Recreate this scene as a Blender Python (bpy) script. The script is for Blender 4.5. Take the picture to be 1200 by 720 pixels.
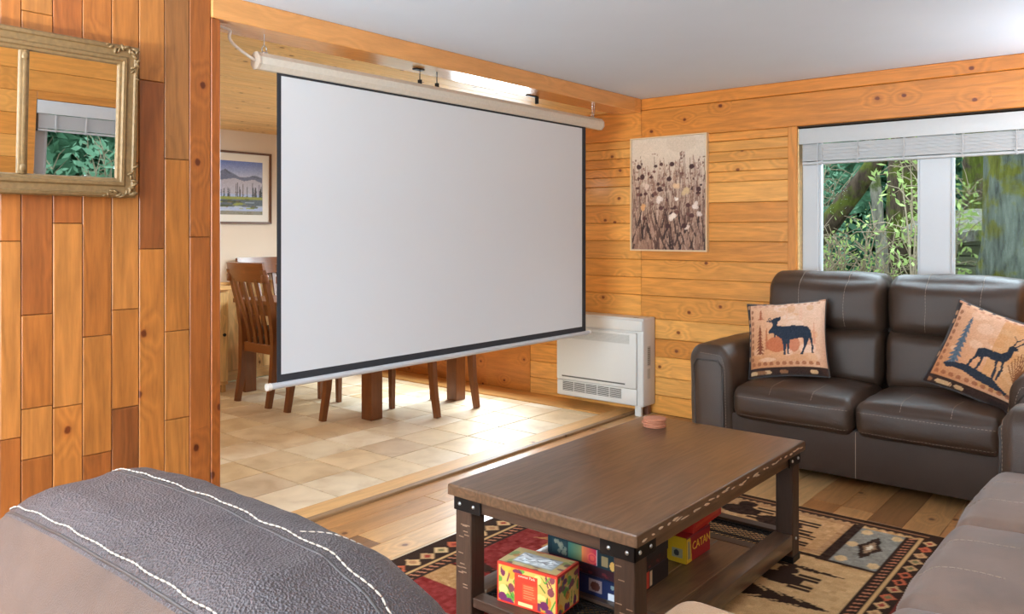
import bpy, bmesh, math, random
import numpy as np
from mathutils import Vector, Matrix, noise as mnoise

for o in list(bpy.data.objects): bpy.data.objects.remove(o, do_unlink=True)
scene = bpy.context.scene
C = scene.collection
PI = math.pi

# ------------------------------------------------------------------ camera
F_PX, CXP, CYP, CAM_H = 940.0, 600.0, 272.0, 1.3
YAW = math.atan2(778, 940)
cam_d = bpy.data.cameras.new('camera'); cam = bpy.data.objects.new('camera', cam_d); C.objects.link(cam)
cam.location = (0, 0, CAM_H); cam.rotation_euler = (PI/2, 0, YAW)
cam_d.sensor_fit = 'HORIZONTAL'; cam_d.sensor_width = 36.0
cam_d.lens = 36.0*F_PX/1200.0
cam_d.shift_x = 0.0; cam_d.shift_y = -(360-CYP)/1200.0
cam_d.clip_start = 0.02; cam_d.clip_end = 200
scene.camera = cam
# ------------------------------------------------------------------ view, world, big lights
vs = scene.view_settings
vs.view_transform = 'Standard'; vs.look = 'None'; vs.gamma = 1.0; vs.use_curve_mapping = False
vs.exposure = 0.06
world = bpy.data.worlds.new('overcast_sky'); scene.world = world; world.use_nodes = True
wn = world.node_tree.nodes; wn.clear()
wo = wn.new('ShaderNodeOutputWorld'); wb = wn.new('ShaderNodeBackground')
wb.inputs['Color'].default_value = (0.80, 0.92, 1.0, 1); wb.inputs['Strength'].default_value = 2.4
world.node_tree.links.new(wb.outputs[0], wo.inputs[0])

def area(name, loc, target, sx, sy, power, col=(1, 1, 1), spread=PI):
    d = bpy.data.lights.new(name, 'AREA'); d.shape = 'RECTANGLE'; d.size = sx; d.size_y = sy
    d.energy = power; d.color = col; d.spread = spread
    o = bpy.data.objects.new(name, d); C.objects.link(o); o.location = loc
    v = Vector(target)-Vector(loc); o.rotation_euler = v.to_track_quat('-Z', 'Y').to_euler()
    return o
# daylight at dining and front windows; patio and side lights are added, unseen fill
area('added_patio_fill', (-1.35, -2.92, 1.25), (-1.35, 3.0, 1.45), 2.5, 1.9, 390, (0.75, 0.88, 1.0))
area('added_side_fill', (0.68, 0.35, 1.55), (-2.5, 1.6, 1.1), 1.2, 1.1, 30, (0.68, 0.85, 1.0))
area('dining_daylight', (-4.6, 5.6, 1.75), (-4.2, 3.2, 0.0), 1.4, 1.3, 145, (0.84, 0.92, 1.0), 2.3)
area('front_daylight', (-1.0, 5.75, 2.35), (-1.2, 4.2, 0.7), 1.6, 0.7, 90, (0.72, 0.86, 1.0))

# ------------------------------------------------------------------ helpers
def lin(c):
    c = np.asarray(c, float)/255.0
    return np.where(c <= 0.04045, c/12.92, ((c+0.055)/1.055)**2.4)
def Lk(r, g, b, k): return tuple(float(v*m) for v, m in zip(lin((r, g, b)), k))+(1.0,)
PK, WK = (0.92, 0.76, 0.52), (0.56, 0.45, 0.32)      # stain of the pine boards and of the reclaimed planks
def L(r, g, b): return tuple(float(v) for v in lin((r, g, b)))+(1.0,)

class NT:
    def __init__(s, name):
        s.m = bpy.data.materials.new(name); s.m.use_nodes = True
        s.n = s.m.node_tree.nodes; s.l = s.m.node_tree.links; s.n.clear()
        s.out = s.n.new('ShaderNodeOutputMaterial')
    def node(s, t, **kw):
        n = s.n.new(t)
        for k, v in kw.items(): setattr(n, k, v)
        return n
    def val(s, sock, v):
        if hasattr(v, 'links') or isinstance(v, bpy.types.NodeSocket): s.l.new(v, sock)
        else: sock.default_value = v
    def math(s, op, a, b=None, c=None, clamp=False):
        n = s.node('ShaderNodeMath', operation=op, use_clamp=clamp)
        s.val(n.inputs[0], a)
        if b is not None: s.val(n.inputs[1], b)
        if c is not None: s.val(n.inputs[2], c)
        return n.outputs[0]
    def mix(s, f, a, b, blend='MIX'):
        n = s.node('ShaderNodeMix', data_type='RGBA', blend_type=blend)
        s.val(n.inputs[0], f); s.val(n.inputs[6], a); s.val(n.inputs[7], b)
        return n.outputs[2]
    def ramp(s, f, stops):
        n = s.node('ShaderNodeValToRGB'); cr = n.color_ramp
        while len(cr.elements) < len(stops): cr.elements.new(0.5)
        for e, (p, c) in zip(cr.elements, stops): e.position = p; e.color = c
        s.val(n.inputs[0], f); return n.outputs[0]
    def noise(s, vec, scale, detail=4, rough=0.55, dist=0.0):
        n = s.node('ShaderNodeTexNoise'); n.inputs['Scale'].default_value = scale
        n.inputs['Detail'].default_value = detail; n.inputs['Roughness'].default_value = rough
        n.inputs['Distortion'].default_value = dist
        if vec is not None: s.l.new(vec, n.inputs['Vector'])
        return n.outputs[0]
    def bump(s, h, strength, dist=0.01):
        n = s.node('ShaderNodeBump'); n.inputs['Strength'].default_value = strength
        n.inputs['Distance'].default_value = dist; s.l.new(h, n.inputs['Height']); return n.outputs[0]
    def bsdf(s, color, rough=0.5, metal=0.0, normal=None, spec=0.5, coat=0.0, coat_rough=0.1, sheen=0.0, emit=None, es=1.0):
        b = s.node('ShaderNodeBsdfPrincipled')
        s.val(b.inputs['Base Color'], color); s.val(b.inputs['Roughness'], rough); s.val(b.inputs['Metallic'], metal)
        b.inputs['Specular IOR Level'].default_value = spec
        b.inputs['Coat Weight'].default_value = coat; b.inputs['Coat Roughness'].default_value = coat_rough
        b.inputs['Sheen Weight'].default_value = sheen
        if normal is not None: s.l.new(normal, b.inputs['Normal'])
        if emit is not None: s.val(b.inputs['Emission Color'], emit); b.inputs['Emission Strength'].default_value = es
        s.l.new(b.outputs[0], s.out.inputs[0]); return b

def plain(name, col, rough=0.5, metal=0.0, spec=0.5, coat=0.0, bump=0.0, bscale=60, var=0.06, sheen=0.0):
    t = NT(name); tc = t.node('ShaderNodeTexCoord').outputs['Object']
    n = t.noise(tc, bscale, 4)
    f = t.ramp(n, [(0.25, (1-var,)*3+(1,)), (0.75, (1+var,)*3+(1,))])
    c = t.mix(1.0, col, f, 'MULTIPLY')
    t.bsdf(c, rough, metal, t.bump(n, bump, 0.004) if bump else None, spec, coat, sheen=sheen)
    return t.m

def wood(name, axis='Z', base=None, rough=0.42, knots=0.5, coat=0.0, contrast=1.0, ring=9.0, knot_cell=3.2, coat_rough=0.15, fine=1.0, depth='Y'):
    """grain along the given axis; base colour from the object's own colour unless given"""
    t = NT(name)
    tc = t.node('ShaderNodeTexCoord').outputs['Object']
    oi = t.node('ShaderNodeObjectInfo')
    off = t.node('ShaderNodeVectorMath', operation='SCALE'); off.inputs[0].default_value = (37.0, 53.0, 71.0)
    t.l.new(oi.outputs['Random'], off.inputs['Scale'])
    add = t.node('ShaderNodeVectorMath', operation='ADD'); t.l.new(tc, add.inputs[0]); t.l.new(off.outputs[0], add.inputs[1])
    mp = t.node('ShaderNodeMapping'); t.l.new(add.outputs[0], mp.inputs['Vector'])
    sc = {'X': (0.09, 1, 1), 'Y': (1, 0.09, 1), 'Z': (1, 1, 0.09)}[axis]; mp.inputs['Scale'].default_value = sc
    mk = t.node('ShaderNodeMapping')
    sx_ = t.node('ShaderNodeSeparateXYZ'); t.l.new(add.outputs[0], sx_.inputs[0]); cb_ = t.node('ShaderNodeCombineXYZ')
    ia = 'XYZ'.index(axis); ib = [i for i in range(3) if i != ia and 'XYZ'[i] != depth][0]
    t.l.new(sx_.outputs[ia], cb_.inputs[0]); t.l.new(sx_.outputs[ib], cb_.inputs[1]); t.l.new(cb_.outputs[0], mk.inputs['Vector'])
    mk.inputs['Scale'].default_value = (0.8, 1.0, 1.0)
    vor = t.node('ShaderNodeTexVoronoi', voronoi_dimensions='2D'); vor.inputs['Scale'].default_value = knot_cell; t.l.new(mk.outputs[0], vor.inputs['Vector'])
    sep = t.node('ShaderNodeSeparateColor'); t.l.new(vor.outputs['Color'], sep.inputs[0])
    has = t.math('GREATER_THAN', sep.outputs[0], 1-knots)
    g1 = t.noise(mp.outputs[0], ring, 2, 0.5)
    kd = t.math('MULTIPLY', t.math('SUBTRACT', 0.35, vor.outputs['Distance'], clamp=True), 1.1)
    warp = t.math('ADD', t.math('MULTIPLY', g1, 9.0), t.math('MULTIPLY', t.math('MULTIPLY', kd, has), 6.0))
    rings = t.math('PINGPONG', warp, 0.5)
    g2 = t.noise(mp.outputs[0], 190*fine, 3, 0.6)
    g3 = t.noise(mp.outputs[0], 3.0, 2, 0.5)
    tone = t.math('ADD', t.math('MULTIPLY', rings, 0.30*contrast), t.math('MULTIPLY', g2, 0.34*contrast))
    tone = t.math('ADD', tone, t.math('MULTIPLY', g3, 0.40*contrast))
    tone = t.math('ADD', tone, 1.0-0.48*contrast)
    colbase = oi.outputs['Color'] if base is None else base
    vecm = t.node('ShaderNodeVectorMath', operation='SCALE'); t.val(vecm.inputs[0], colbase if base is None else tuple(base[:3])); t.l.new(tone, vecm.inputs['Scale'])
    dark = t.mix(1.0, vecm.outputs[0], (0.28, 0.15, 0.09, 1), 'MULTIPLY')
    kn = t.noise(add.outputs[0], 60, 2)
    kr = t.math('ADD', vor.outputs['Distance'], t.math('MULTIPLY', kn, 0.03))
    kf = t.math('MULTIPLY', t.ramp(kr, [(0.048, (1, 1, 1, 1)), (0.072, (0, 0, 0, 1))]), has)
    halo = t.math('MULTIPLY', t.math('MULTIPLY', t.ramp(kr, [(0.05, (1, 1, 1, 1)), (0.15, (0, 0, 0, 1))]), has), 0.35)
    c = t.mix(halo, vecm.outputs[0], t.mix(1.0, vecm.outputs[0], (0.62, 0.42, 0.28, 1), 'MULTIPLY'))
    c = t.mix(kf, c, dark)
    h = t.math('ADD', g2, rings)
    t.bsdf(c, rough, 0, t.bump(h, 0.12, 0.003), 0.4, coat, coat_rough)
    return t.m

def leather(name, col, rough=0.42, grain=420, mott=0.16, sheen=0.0, bstr=0.35, spec=0.45):
    t = NT(name); tc = t.node('ShaderNodeTexCoord').outputs['Object']
    big = t.noise(tc, 5, 5, 0.6)
    f = t.ramp(big, [(0.3, (1-mott,)*3+(1,)), (0.7, (1+mott,)*3+(1,))])
    c = t.mix(1.0, col, f, 'MULTIPLY')
    vor = t.node('ShaderNodeTexVoronoi'); vor.inputs['Scale'].default_value = grain; t.l.new(tc, vor.inputs['Vector'])
    fine = t.noise(tc, grain*1.3, 3)
    c = t.mix(t.math('MULTIPLY', vor.outputs['Distance'], 0.5, clamp=True), c, t.mix(1.0, c, (1.5, 1.5, 1.5, 1), 'MULTIPLY'))
    wr = t.noise(tc, 16, 5, 0.6, 0.8)
    h = t.math('ADD', t.math('MULTIPLY', vor.outputs['Distance'], 0.6), t.math('ADD', t.math('MULTIPLY', fine, 0.35), t.math('MULTIPLY', wr, 0.8)))
    r = t.math('ADD', rough-0.1, t.math('MULTIPLY', big, 0.2))
    t.bsdf(c, r, 0, t.bump(h, bstr, 0.004), spec, 0, sheen=sheen)
    return t.m

def attr_mat(name, rough=0.7, bump=0.0, bscale=600, coat=0.0, spec=0.3, sheen=0.0):
    t = NT(name); a = t.node('ShaderNodeVertexColor', layer_name='Col')
    nm = None; col = a.outputs[0]
    if bump:
        tc = t.node('ShaderNodeTexCoord').outputs['Object']; n = t.noise(tc, bscale, 3); nm = t.bump(n, bump, 0.004)
        col = t.mix(1.0, col, t.ramp(n, [(0.3, (0.8, 0.8, 0.8, 1)), (0.7, (1.15, 1.15, 1.15, 1))]), 'MULTIPLY')
    t.bsdf(col, rough, 0, nm, spec, coat, sheen=sheen); return t.m

def glass_pane(name, refl=0.0012):
    t = NT(name); tr = t.node('ShaderNodeBsdfTransparent'); gl = t.node('ShaderNodeBsdfGlossy'); gl.inputs['Roughness'].default_value = 0.02
    tr.inputs[0].default_value = (0.95, 0.98, 0.97, 1)
    fr = t.node('ShaderNodeFresnel'); fr.inputs[0].default_value = 1.45
    mx = t.node('ShaderNodeMixShader'); t.l.new(t.math('MULTIPLY', fr.outputs[0], refl/0.05*0.7, clamp=True), mx.inputs[0]); t.l.new(tr.outputs[0], mx.inputs[1]); t.l.new(gl.outputs[0], mx.inputs[2])
    t.l.new(mx.outputs[0], t.out.inputs[0]); return t.m

# ---- mesh helpers
def obj(name, bm_or_mesh, mat=None, parent=None, smooth=None, color=None):
    if isinstance(bm_or_mesh, bmesh.types.BMesh):
        bmesh.ops.recalc_face_normals(bm_or_mesh, faces=bm_or_mesh.faces)
        me = bpy.data.meshes.new(name); bm_or_mesh.to_mesh(me); bm_or_mesh.free()
    else: me = bm_or_mesh
    if mat is not None and not me.materials: me.materials.append(mat)
    if smooth is not None:
        me.polygons.foreach_set('use_smooth', [True]*len(me.polygons))
        if smooth < 179: me.set_sharp_from_angle(angle=math.radians(smooth))
    o = bpy.data.objects.new(name, me); C.objects.link(o)
    if parent is not None: o.parent = parent
    if color is not None: o.color = color
    return o
def empty(name, loc=(0, 0, 0), rot=(0, 0, 0)):
    o = bpy.data.objects.new(name, None); C.objects.link(o); o.location = loc; o.rotation_euler = rot
    o.empty_display_size = 0.05; return o
def tag(o, label, cat, group=None):
    o['label'] = label; o['category'] = cat
    if group: o['group'] = group
    return o
def struct(o): o['kind'] = 'structure'; return o
def copy_tree(o, parent=None):
    c = o.copy(); C.objects.link(c); c.parent = parent
    for ch in list(o.children): copy_tree(ch, c)
    return c

def bx(bm, lo, hi, bevel=0.0, seg=1, mtx=None):
    r = bmesh.ops.create_cube(bm, size=1.0); vs_ = r['verts']
    for v in vs_:
        v.co = Vector([(lo[i]+hi[i])/2+v.co[i]*(hi[i]-lo[i]) for i in range(3)])
    if bevel > 0:
        es = list({e for v in vs_ for e in v.link_edges})
        rr = bmesh.ops.bevel(bm, geom=es, offset=bevel, segments=seg, profile=0.5, affect='EDGES')
        vs_ = list({v for f in rr['faces'] for v in f.verts} | {v for v in vs_ if v.is_valid})
    if mtx is not None:
        for v in vs_: v.co = mtx @ v.co
    return vs_
def box(lo, hi, bevel=0.0, seg=1):
    bm = bmesh.new(); bx(bm, lo, hi, bevel, seg); return bm
def ring_frame(bm, path_pts, closed=False): pass
def tube(bm, pts, r, n=8, cap=True, radii=None):
    pts = [Vector(p) for p in pts]; rings = []
    up = Vector((0, 0, 1))
    for i, p in enumerate(pts):
        a = pts[max(i-1, 0)]; b = pts[min(i+1, len(pts)-1)]; t = (b-a).normalized()
        if i == 0:
            u = up.cross(t)
            if u.length < 0.3: u = Vector((1, 0, 0)).cross(t)
        else: u = u-t*u.dot(t)                            # carry the frame along the path
        u.normalize(); w = t.cross(u); rr = radii[i] if radii else r
        rings.append([bm.verts.new(p+(u*math.cos(2*PI*k/n)+w*math.sin(2*PI*k/n))*rr) for k in range(n)])
    for a, b in zip(rings[:-1], rings[1:]):
        for k in range(n): bm.faces.new((a[k], a[(k+1) % n], b[(k+1) % n], b[k]))
    if cap: bm.faces.new(rings[0][::-1]); bm.faces.new(rings[-1])
    return rings
def sweep_rect(bm, pts, w, d, wdir=(1, 0, 0), widths=None, depths=None):
    """rectangular bar along a path; width along wdir"""
    W = Vector(wdir).normalized(); pts = [Vector(p) for p in pts]; rings = []
    for i, p in enumerate(pts):
        a = pts[max(i-1, 0)]; b = pts[min(i+1, len(pts)-1)]; t = (b-a).normalized(); dd = t.cross(W).normalized()
        ww = (widths[i] if widths else w)/2; de = (depths[i] if depths else d)/2
        rings.append([bm.verts.new(p+W*sx*ww+dd*sy*de) for sx, sy in ((-1, -1), (1, -1), (1, 1), (-1, 1))])
    for a, b in zip(rings[:-1], rings[1:]):
        for k in range(4): bm.faces.new((a[k], a[(k+1) % 4], b[(k+1) % 4], b[k]))
    bm.faces.new(rings[0][::-1]); bm.faces.new(rings[-1])
def cyl(bm, c, r, h, n=24, axis='Z', r2=None):
    r2 = r if r2 is None else r2; rings = []
    for (t, rr) in ((0, r), (1, r2)):
        ring = []
        for k in range(n):
            a = 2*PI*k/n; x, y = rr*math.cos(a), rr*math.sin(a)
            p = {'Z': (x, y, t*h), 'X': (t*h, x, y), 'Y': (x, t*h, y)}[axis]
            ring.append(bm.verts.new(Vector(c)+Vector(p)))
        rings.append(ring)
    for k in range(n): bm.faces.new((rings[0][k], rings[0][(k+1) % n], rings[1][(k+1) % n], rings[1][k]))
    bm.faces.new(rings[0][::-1]); bm.faces.new(rings[1])
def lathe(bm, c, prof, n=24):
    rings = [[bm.verts.new(Vector(c)+Vector((r*math.cos(2*PI*k/n), r*math.sin(2*PI*k/n), z))) for k in range(n)] for r, z in prof]
    for a, b in zip(rings[:-1], rings[1:]):
        for k in range(n): bm.faces.new((a[k], a[(k+1) % n], b[(k+1) % n], b[k]))
    bm.faces.new(rings[0][::-1]); bm.faces.new(rings[-1])
def prism(bm, poly, axis, a, b):
    """extrude polygon (list of 2d) along axis between a and b"""
    def P(u, v, t): return {'X': (t, u, v), 'Y': (u, t, v), 'Z': (u, v, t)}[axis]
    r0 = [bm.verts.new(P(u, v, a)) for u, v in poly]; r1 = [bm.verts.new(P(u, v, b)) for u, v in poly]
    n = len(poly)
    for k in range(n): bm.faces.new((r0[k], r0[(k+1) % n], r1[(k+1) % n], r1[k]))
    bm.faces.new(r0[::-1]); bm.faces.new(r1)
def frame_rings(bm, x0, x1, z0, z1, prof, close=True):
    """mitred frame in local xz, y outward; prof = list of (inset, y)"""
    rings = []
    for ins, y in prof:
        rings.append([bm.verts.new(p) for p in ((x0+ins, y, z0+ins), (x1-ins, y, z0+ins), (x1-ins, y, z1-ins), (x0+ins, y, z1-ins))])
    rr = list(zip(rings[:-1], rings[1:]))
    if close: rr.append((rings[-1], rings[0]))
    for a, b in rr:
        for k in range(4): bm.faces.new((a[k], a[(k+1) % 4], b[(k+1) % 4], b[k]))

class Soft:
    """upholstered block: rounded box with crowned faces, tilt about x and gentle wrinkles; q lies on the cube [-1,1]^3"""
    def __init__(s, lo, hi, r, crown=(0, 0, 0), tilt=0.0, wr=0.0, ws=6.0, seed=0.0, extra=None, lines=None):
        s.c = Vector([(a+b)/2 for a, b in zip(lo, hi)]); s.h = [(b-a)/2 for a, b in zip(lo, hi)]
        s.r = [min(r if not isinstance(r, (tuple, list)) else r[i], s.h[i]*0.98) for i in range(3)]
        s.crown = crown; s.tilt = tilt; s.wr = wr; s.ws = ws; s.seed = seed; s.extra = extra; s.lines = lines or {}
    def map(s, q, off=0.0):
        p = [q[i]*s.h[i] for i in range(3)]
        inner = [max(-(s.h[i]-s.r[i]), min(s.h[i]-s.r[i], p[i])) for i in range(3)]
        d = [(p[i]-inner[i])/s.r[i] for i in range(3)]
        ln = math.sqrt(sum(v*v for v in d)) or 1.0
        n = Vector([d[i]/ln for i in range(3)])
        o = Vector([inner[i]+s.r[i]*d[i]/ln for i in range(3)])
        cu = [1-abs(v)**2.5 for v in q]
        o.z += s.crown[2]*cu[0]*cu[1]*max(0, n.z)
        o.y += (s.crown[1]*cu[0]*cu[2])*(n.y)
        o.x += (s.crown[0]*cu[1]*cu[2])*(n.x)
        if s.wr:
            w = mnoise.noise(Vector((o.x*s.ws+s.seed*7.3, o.y*s.ws*1.6+s.seed, o.z*s.ws)))
            w += 0.5*mnoise.noise(Vector((o.x*s.ws*2.7+s.seed*3.1, o.y*s.ws*2.1, o.z*s.ws*2.2+s.seed)))
            o += n*w*s.wr
        o += n*off
        if s.extra: o = s.extra(o, q)
        if s.tilt:
            hz = s.h[2]; k = o.z+hz; o.y += math.tan(s.tilt)*k
        return s.c+o
    def axis(s, i, m):
        h, r = s.h[i], s.r[i]; k = 5
        e = [h-r*(1-math.sin(PI/2*j/k)) for j in range(k+1)]
        e = [h-r+r*(j/k) for j in range(k+1)]
        mid = [(-1+2*j/m)*(h-r) for j in range(1, m)]
        vals = [-v for v in e[::-1]]+mid+e
        return sorted([v/h for v in vals]+list(s.lines.get(i, [])))
    def mesh(s, name, m=(8, 6, 6)):
        ax = [s.axis(i, m[i]) for i in range(3)]
        verts = {}; V = []; Fc = []
        def vid(q):
            k = tuple(round(v, 6) for v in q)
            if k not in verts: verts[k] = len(V); V.append(tuple(s.map(q)))
            return verts[k]
        for i in range(3):
            j, k = (i+1) % 3, (i+2) % 3
            for sg in (-1, 1):
                for a in range(len(ax[j])-1):
                    for b in range(len(ax[k])-1):
                        qs = []
                        for da, db in ((0, 0), (1, 0), (1, 1), (0, 1)):
                            q = [0, 0, 0]; q[i] = sg; q[j] = ax[j][a+da]; q[k] = ax[k][b+db]; qs.append(vid(q))
                        if len(set(qs)) < 3: continue
                        Fc.append(qs if sg > 0 else qs[::-1])
        me = bpy.data.meshes.new(name); me.from_pydata(V, [], Fc); me.update()
        return me
def soft(name, mat, parent, *a, m=(8, 6, 6), **k):
    s = Soft(*a, **k); o = obj(name, s.mesh(name, m), mat, parent, smooth=180); return o, s

def dashes(bm, pts, r=0.0016, dash=0.012, gap=0.005):
    """a run of thread stitches along a polyline"""
    pts = [Vector(p) for p in pts]; seglen = [(b-a).length for a, b in zip(pts[:-1], pts[1:])]
    tot = sum(seglen); s = 0.0
    def at(d):
        for (a, b), l in zip(zip(pts[:-1], pts[1:]), seglen):
            if d <= l: return a.lerp(b, d/l if l else 0)
            d -= l
        return pts[-1].copy()
    while s < tot-dash*0.3:
        e = min(s+dash, tot); tube(bm, [at(s), at((s+e)/2), at(e)], r, 5, True, [r*0.6, r, r*0.6]); s = e+gap

# ---- raster painting on a grid of vertices
class Pic:
    def __init__(s, w, h, bg):
        s.w, s.h = w, h; s.a = np.zeros((h, w, 3)); s.a[:] = bg
        s.X, s.Y = np.meshgrid(np.linspace(0, 1, w), np.linspace(0, 1, h))     # y down
    def put(s, mask, col, al=1.0):
        m = np.clip(np.asarray(mask, float), 0, 1)[..., None]*al
        s.a = s.a*(1-m)+np.array(col, float)*m
    def rect(s, x0, y0, x1, y1, col, al=1.0): s.put((s.X >= x0) & (s.X <= x1) & (s.Y >= y0) & (s.Y <= y1), col, al)
    def ell(s, cx, cy, rx, ry, col, al=1.0): s.put(((s.X-cx)/rx)**2+((s.Y-cy)/ry)**2 <= 1, col, al)
    def line(s, x0, y0, x1, y1, wd, col, al=1.0, wd2=None, asp=1.0):
        dx, dy = x1-x0, (y1-y0)*asp; L2 = dx*dx+dy*dy+1e-12
        t = np.clip(((s.X-x0)*dx+(s.Y-y0)*asp*dy)/L2, 0, 1)
        d = np.hypot(s.X-x0-t*dx, (s.Y-y0)*asp-t*dy)
        ww = wd if wd2 is None else wd+(wd2-wd)*t
        s.put(d <= ww, col, al)
    def poly(s, pts, col, al=1.0):
        m = np.zeros(s.X.shape, bool); n = len(pts)
        for i in range(n):
            x0, y0 = pts[i]; x1, y1 = pts[(i+1) % n]
            if y0 == y1: continue
            c = ((s.Y >= min(y0, y1)) & (s.Y < max(y0, y1))) & (s.X < x0+(s.Y-y0)*(x1-x0)/(y1-y0)); m ^= c
        s.put(m, col, al)
    def fir(s, cx, y0, y1, hw, col, al=1.0, n=7, seed=0):
        rn = random.Random(seed)
        s.line(cx, y0, cx, y1, 0.004, col, al)
        for i in range(n):
            t0 = y0+(y1-y0)*i/n*0.95; t1 = t0+(y1-y0)/n*1.5; w = hw*(0.25+0.75*(i+1)/n)*rn.uniform(0.8, 1.1)
            s.poly([(cx, t0), (cx+w, t1), (cx+w*0.4, t1-0.01), (cx, t1), (cx-w*0.4, t1-0.01), (cx-w, t1)], col, al)
    def noise(s, amp, seed=0, cell=1):
        r = np.random.RandomState(seed); n = r.randn((s.h+cell-1)//cell, (s.w+cell-1)//cell)
        n = np.kron(n, np.ones((cell, cell)))[:s.h, :s.w]; s.a = np.clip(s.a+(n*amp)[..., None], 0, 255)
def set_cols(me, cols255):
    ca = me.color_attributes.new('Col', 'FLOAT_COLOR', 'POINT')
    c = np.ones((len(me.vertices), 4)); c[:, :3] = lin(np.clip(cols255, 0, 255)); ca.data.foreach_set('color', c.ravel())
def pic_mesh(name, pic, org, ux, uy):
    """flat grid: org is the top left corner, ux runs right across the picture, uy runs down"""
    h, w = pic.h, pic.w; org, ux, uy = np.array(org, float), np.array(ux, float), np.array(uy, float)
    V = (org+pic.X[..., None]*ux+pic.Y[..., None]*uy).reshape(-1, 3)
    i = np.arange(w*h).reshape(h, w)
    Fq = np.stack([i[1:, :-1], i[1:, 1:], i[:-1, 1:], i[:-1, :-1]], -1).reshape(-1, 4)
    me = bpy.data.meshes.new(name); me.from_pydata(V.tolist(), [], Fq.tolist()); me.update(); set_cols(me, pic.a.reshape(-1, 3)); return me
def text_mesh(body, size, mtx, depth=0.0006):
    cu = bpy.data.curves.new('lettering', 'FONT'); cu.body = body; cu.size = size; cu.extrude = depth; cu.align_x = 'CENTER'; cu.align_y = 'CENTER'; cu.resolution_u = 2
    o = bpy.data.objects.new('lettering', cu); C.objects.link(o)
    dg = bpy.context.evaluated_depsgraph_get(); me = bpy.data.meshes.new_from_object(o.evaluated_get(dg))
    bpy.data.objects.remove(o, do_unlink=True); bpy.data.curves.remove(cu)
    me.transform(mtx); return me
def basis(org, ux, uz):
    """matrix taking text x->ux, text y->uz, text z->normal"""
    ux, uz = Vector(ux).normalized(), Vector(uz).normalized(); n = ux.cross(uz)
    m = Matrix((ux, uz, n)).transposed().to_4x4(); m.translation = Vector(org); return m
def px_on(x, y, axis, val):
    """point where the pixel's ray meets a plane of the room (x, y or z = val)"""
    Fv = Vector((-math.sin(YAW), math.cos(YAW), 0)); Rv = Vector((math.cos(YAW), math.sin(YAW), 0))
    d = Fv+Rv*((x-CXP)/F_PX)+Vector((0, 0, (CYP-y)/F_PX)); o = Vector((0, 0, CAM_H)); i = 'xyz'.index(axis)
    return o+d*((val-o[i])/d[i])

# ------------------------------------------------------------------ materials
M = {}
M['pine_h'] = wood('pine_horizontal', 'X', None, 0.42, 0.55, 0.12, 1.5, 8, 4.2, fine=0.6, depth='Y')
M['plank_v'] = wood('cedar_vertical', 'Z', None, 0.45, 0.4, 0.10, 1.75, 8, 4.0, fine=0.6, depth='X')
M['pine_y'] = wood('pine_along', 'Y', None, 0.5, 0.6, 0.0, 1.0, 8, 4.6, depth='Z')
M['beam'] = wood('beam_wood', 'Y', None, 0.22, 0.5, 0.5, 0.85, 7, 3.0, 0.12, depth='X')
M['ply'] = wood('plywood', 'X', None, 0.45, 0.8, 0.1, 1.2, 5, 5.5)
M['laminate'] = wood('laminate', 'Y', None, 0.30, 0.35, 0.15, 1.4, 7, 4, 0.2, depth='Z')
M['table_wood'] = wood('dark_oak_along', 'Y', L(100, 73, 52), 0.30, 0.1, 0.35, 2.1, 14, 2, 0.25, 0.4, depth='Z')
M['table_wood_x'] = wood('dark_oak_across', 'X', L(72, 51, 38), 0.40, 0.15, 0.05, 1.4, 12, 2)
M['table_wood_z'] = wood('dark_oak_upright', 'Z', L(68, 48, 36), 0.45, 0.15, 0.05, 1.4, 12, 2)
M['worn'] = plain('worn_raw_wood', L(132, 103, 80), 0.6, var=0.15)
M['dine_z'] = wood('cherry_upright', 'Z', L(122, 70, 34), 0.33, 0.0, 0.2, 0.9, 8)
M['dine_x'] = wood('cherry_across', 'X', L(130, 76, 38), 0.30, 0.0, 0.3, 0.9, 8)
M['ceiling'] = plain('ceiling_paint', L(210, 219, 229), 0.85, var=0.015, bscale=3)
M['cream'] = plain('cream_paint', L(236, 220, 202), 0.8, var=0.015, bscale=4)
M['white'] = plain('white_vinyl', L(194, 195, 198), 0.38, var=0.01)
M['blind'] = plain('white_slat', L(190, 188, 187), 0.45, var=0.02)
M['pump'] = plain('white_plastic', L(208, 203, 197), 0.35, var=0.01)
M['pump_grey'] = plain('grey_plastic', L(176, 172, 166), 0.5)
M['vent_dark'] = plain('dark_vent', L(88, 82, 76), 0.6)
M['black'] = plain('black_metal', L(30, 27, 26), 0.45, 0.6, var=0.1)
M['steel'] = plain('bright_steel', L(190, 190, 188), 0.3, 0.9)
M['gold'] = plain('aged_gilt', L(120, 92, 56), 0.5, 0.2, var=0.22, bscale=70, bump=0.3)
M['mirror'] = plain('mirror_glass', (0.93, 0.94, 0.93, 1), 0.01, 1.0, var=0.0)
M['cord'] = plain('white_cord', L(228, 222, 214), 0.5)
M['stitch'] = plain('pale_thread', L(166, 152, 138), 0.7)
M['stitch_dim'] = plain('tan_thread', L(150, 132, 116), 0.7)
M['leather'] = leather('brown_leather', L(60, 44, 34), 0.36)
M['leather_fg'] = leather('brown_leather_pebbled', L(60, 49, 48), 0.38, 300, 0.16, 0.03, 1.0)
M['suede'] = leather('lit_brown_suede', L(112, 90, 77), 0.58, 600, 0.28, 0.18, 0.25, 0.3)  # seat suede lightened and mottled to carry the window light
M['suede_dark'] = leather('dark_brown_suede', L(60, 45, 36), 0.6, 600, 0.14, 0.08, 0.25, 0.3)
M['suede_tan'] = leather('tan_suede', L(74, 52, 39), 0.62, 500, 0.2, 0.08, 0.3, 0.3)
M['suede_arm'] = leather('lit_tan_suede', L(150, 116, 84), 0.6, 500, 0.3, 0.1, 0.3, 0.3)  # lighter copy of the tan suede, light on the arm painted in
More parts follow.
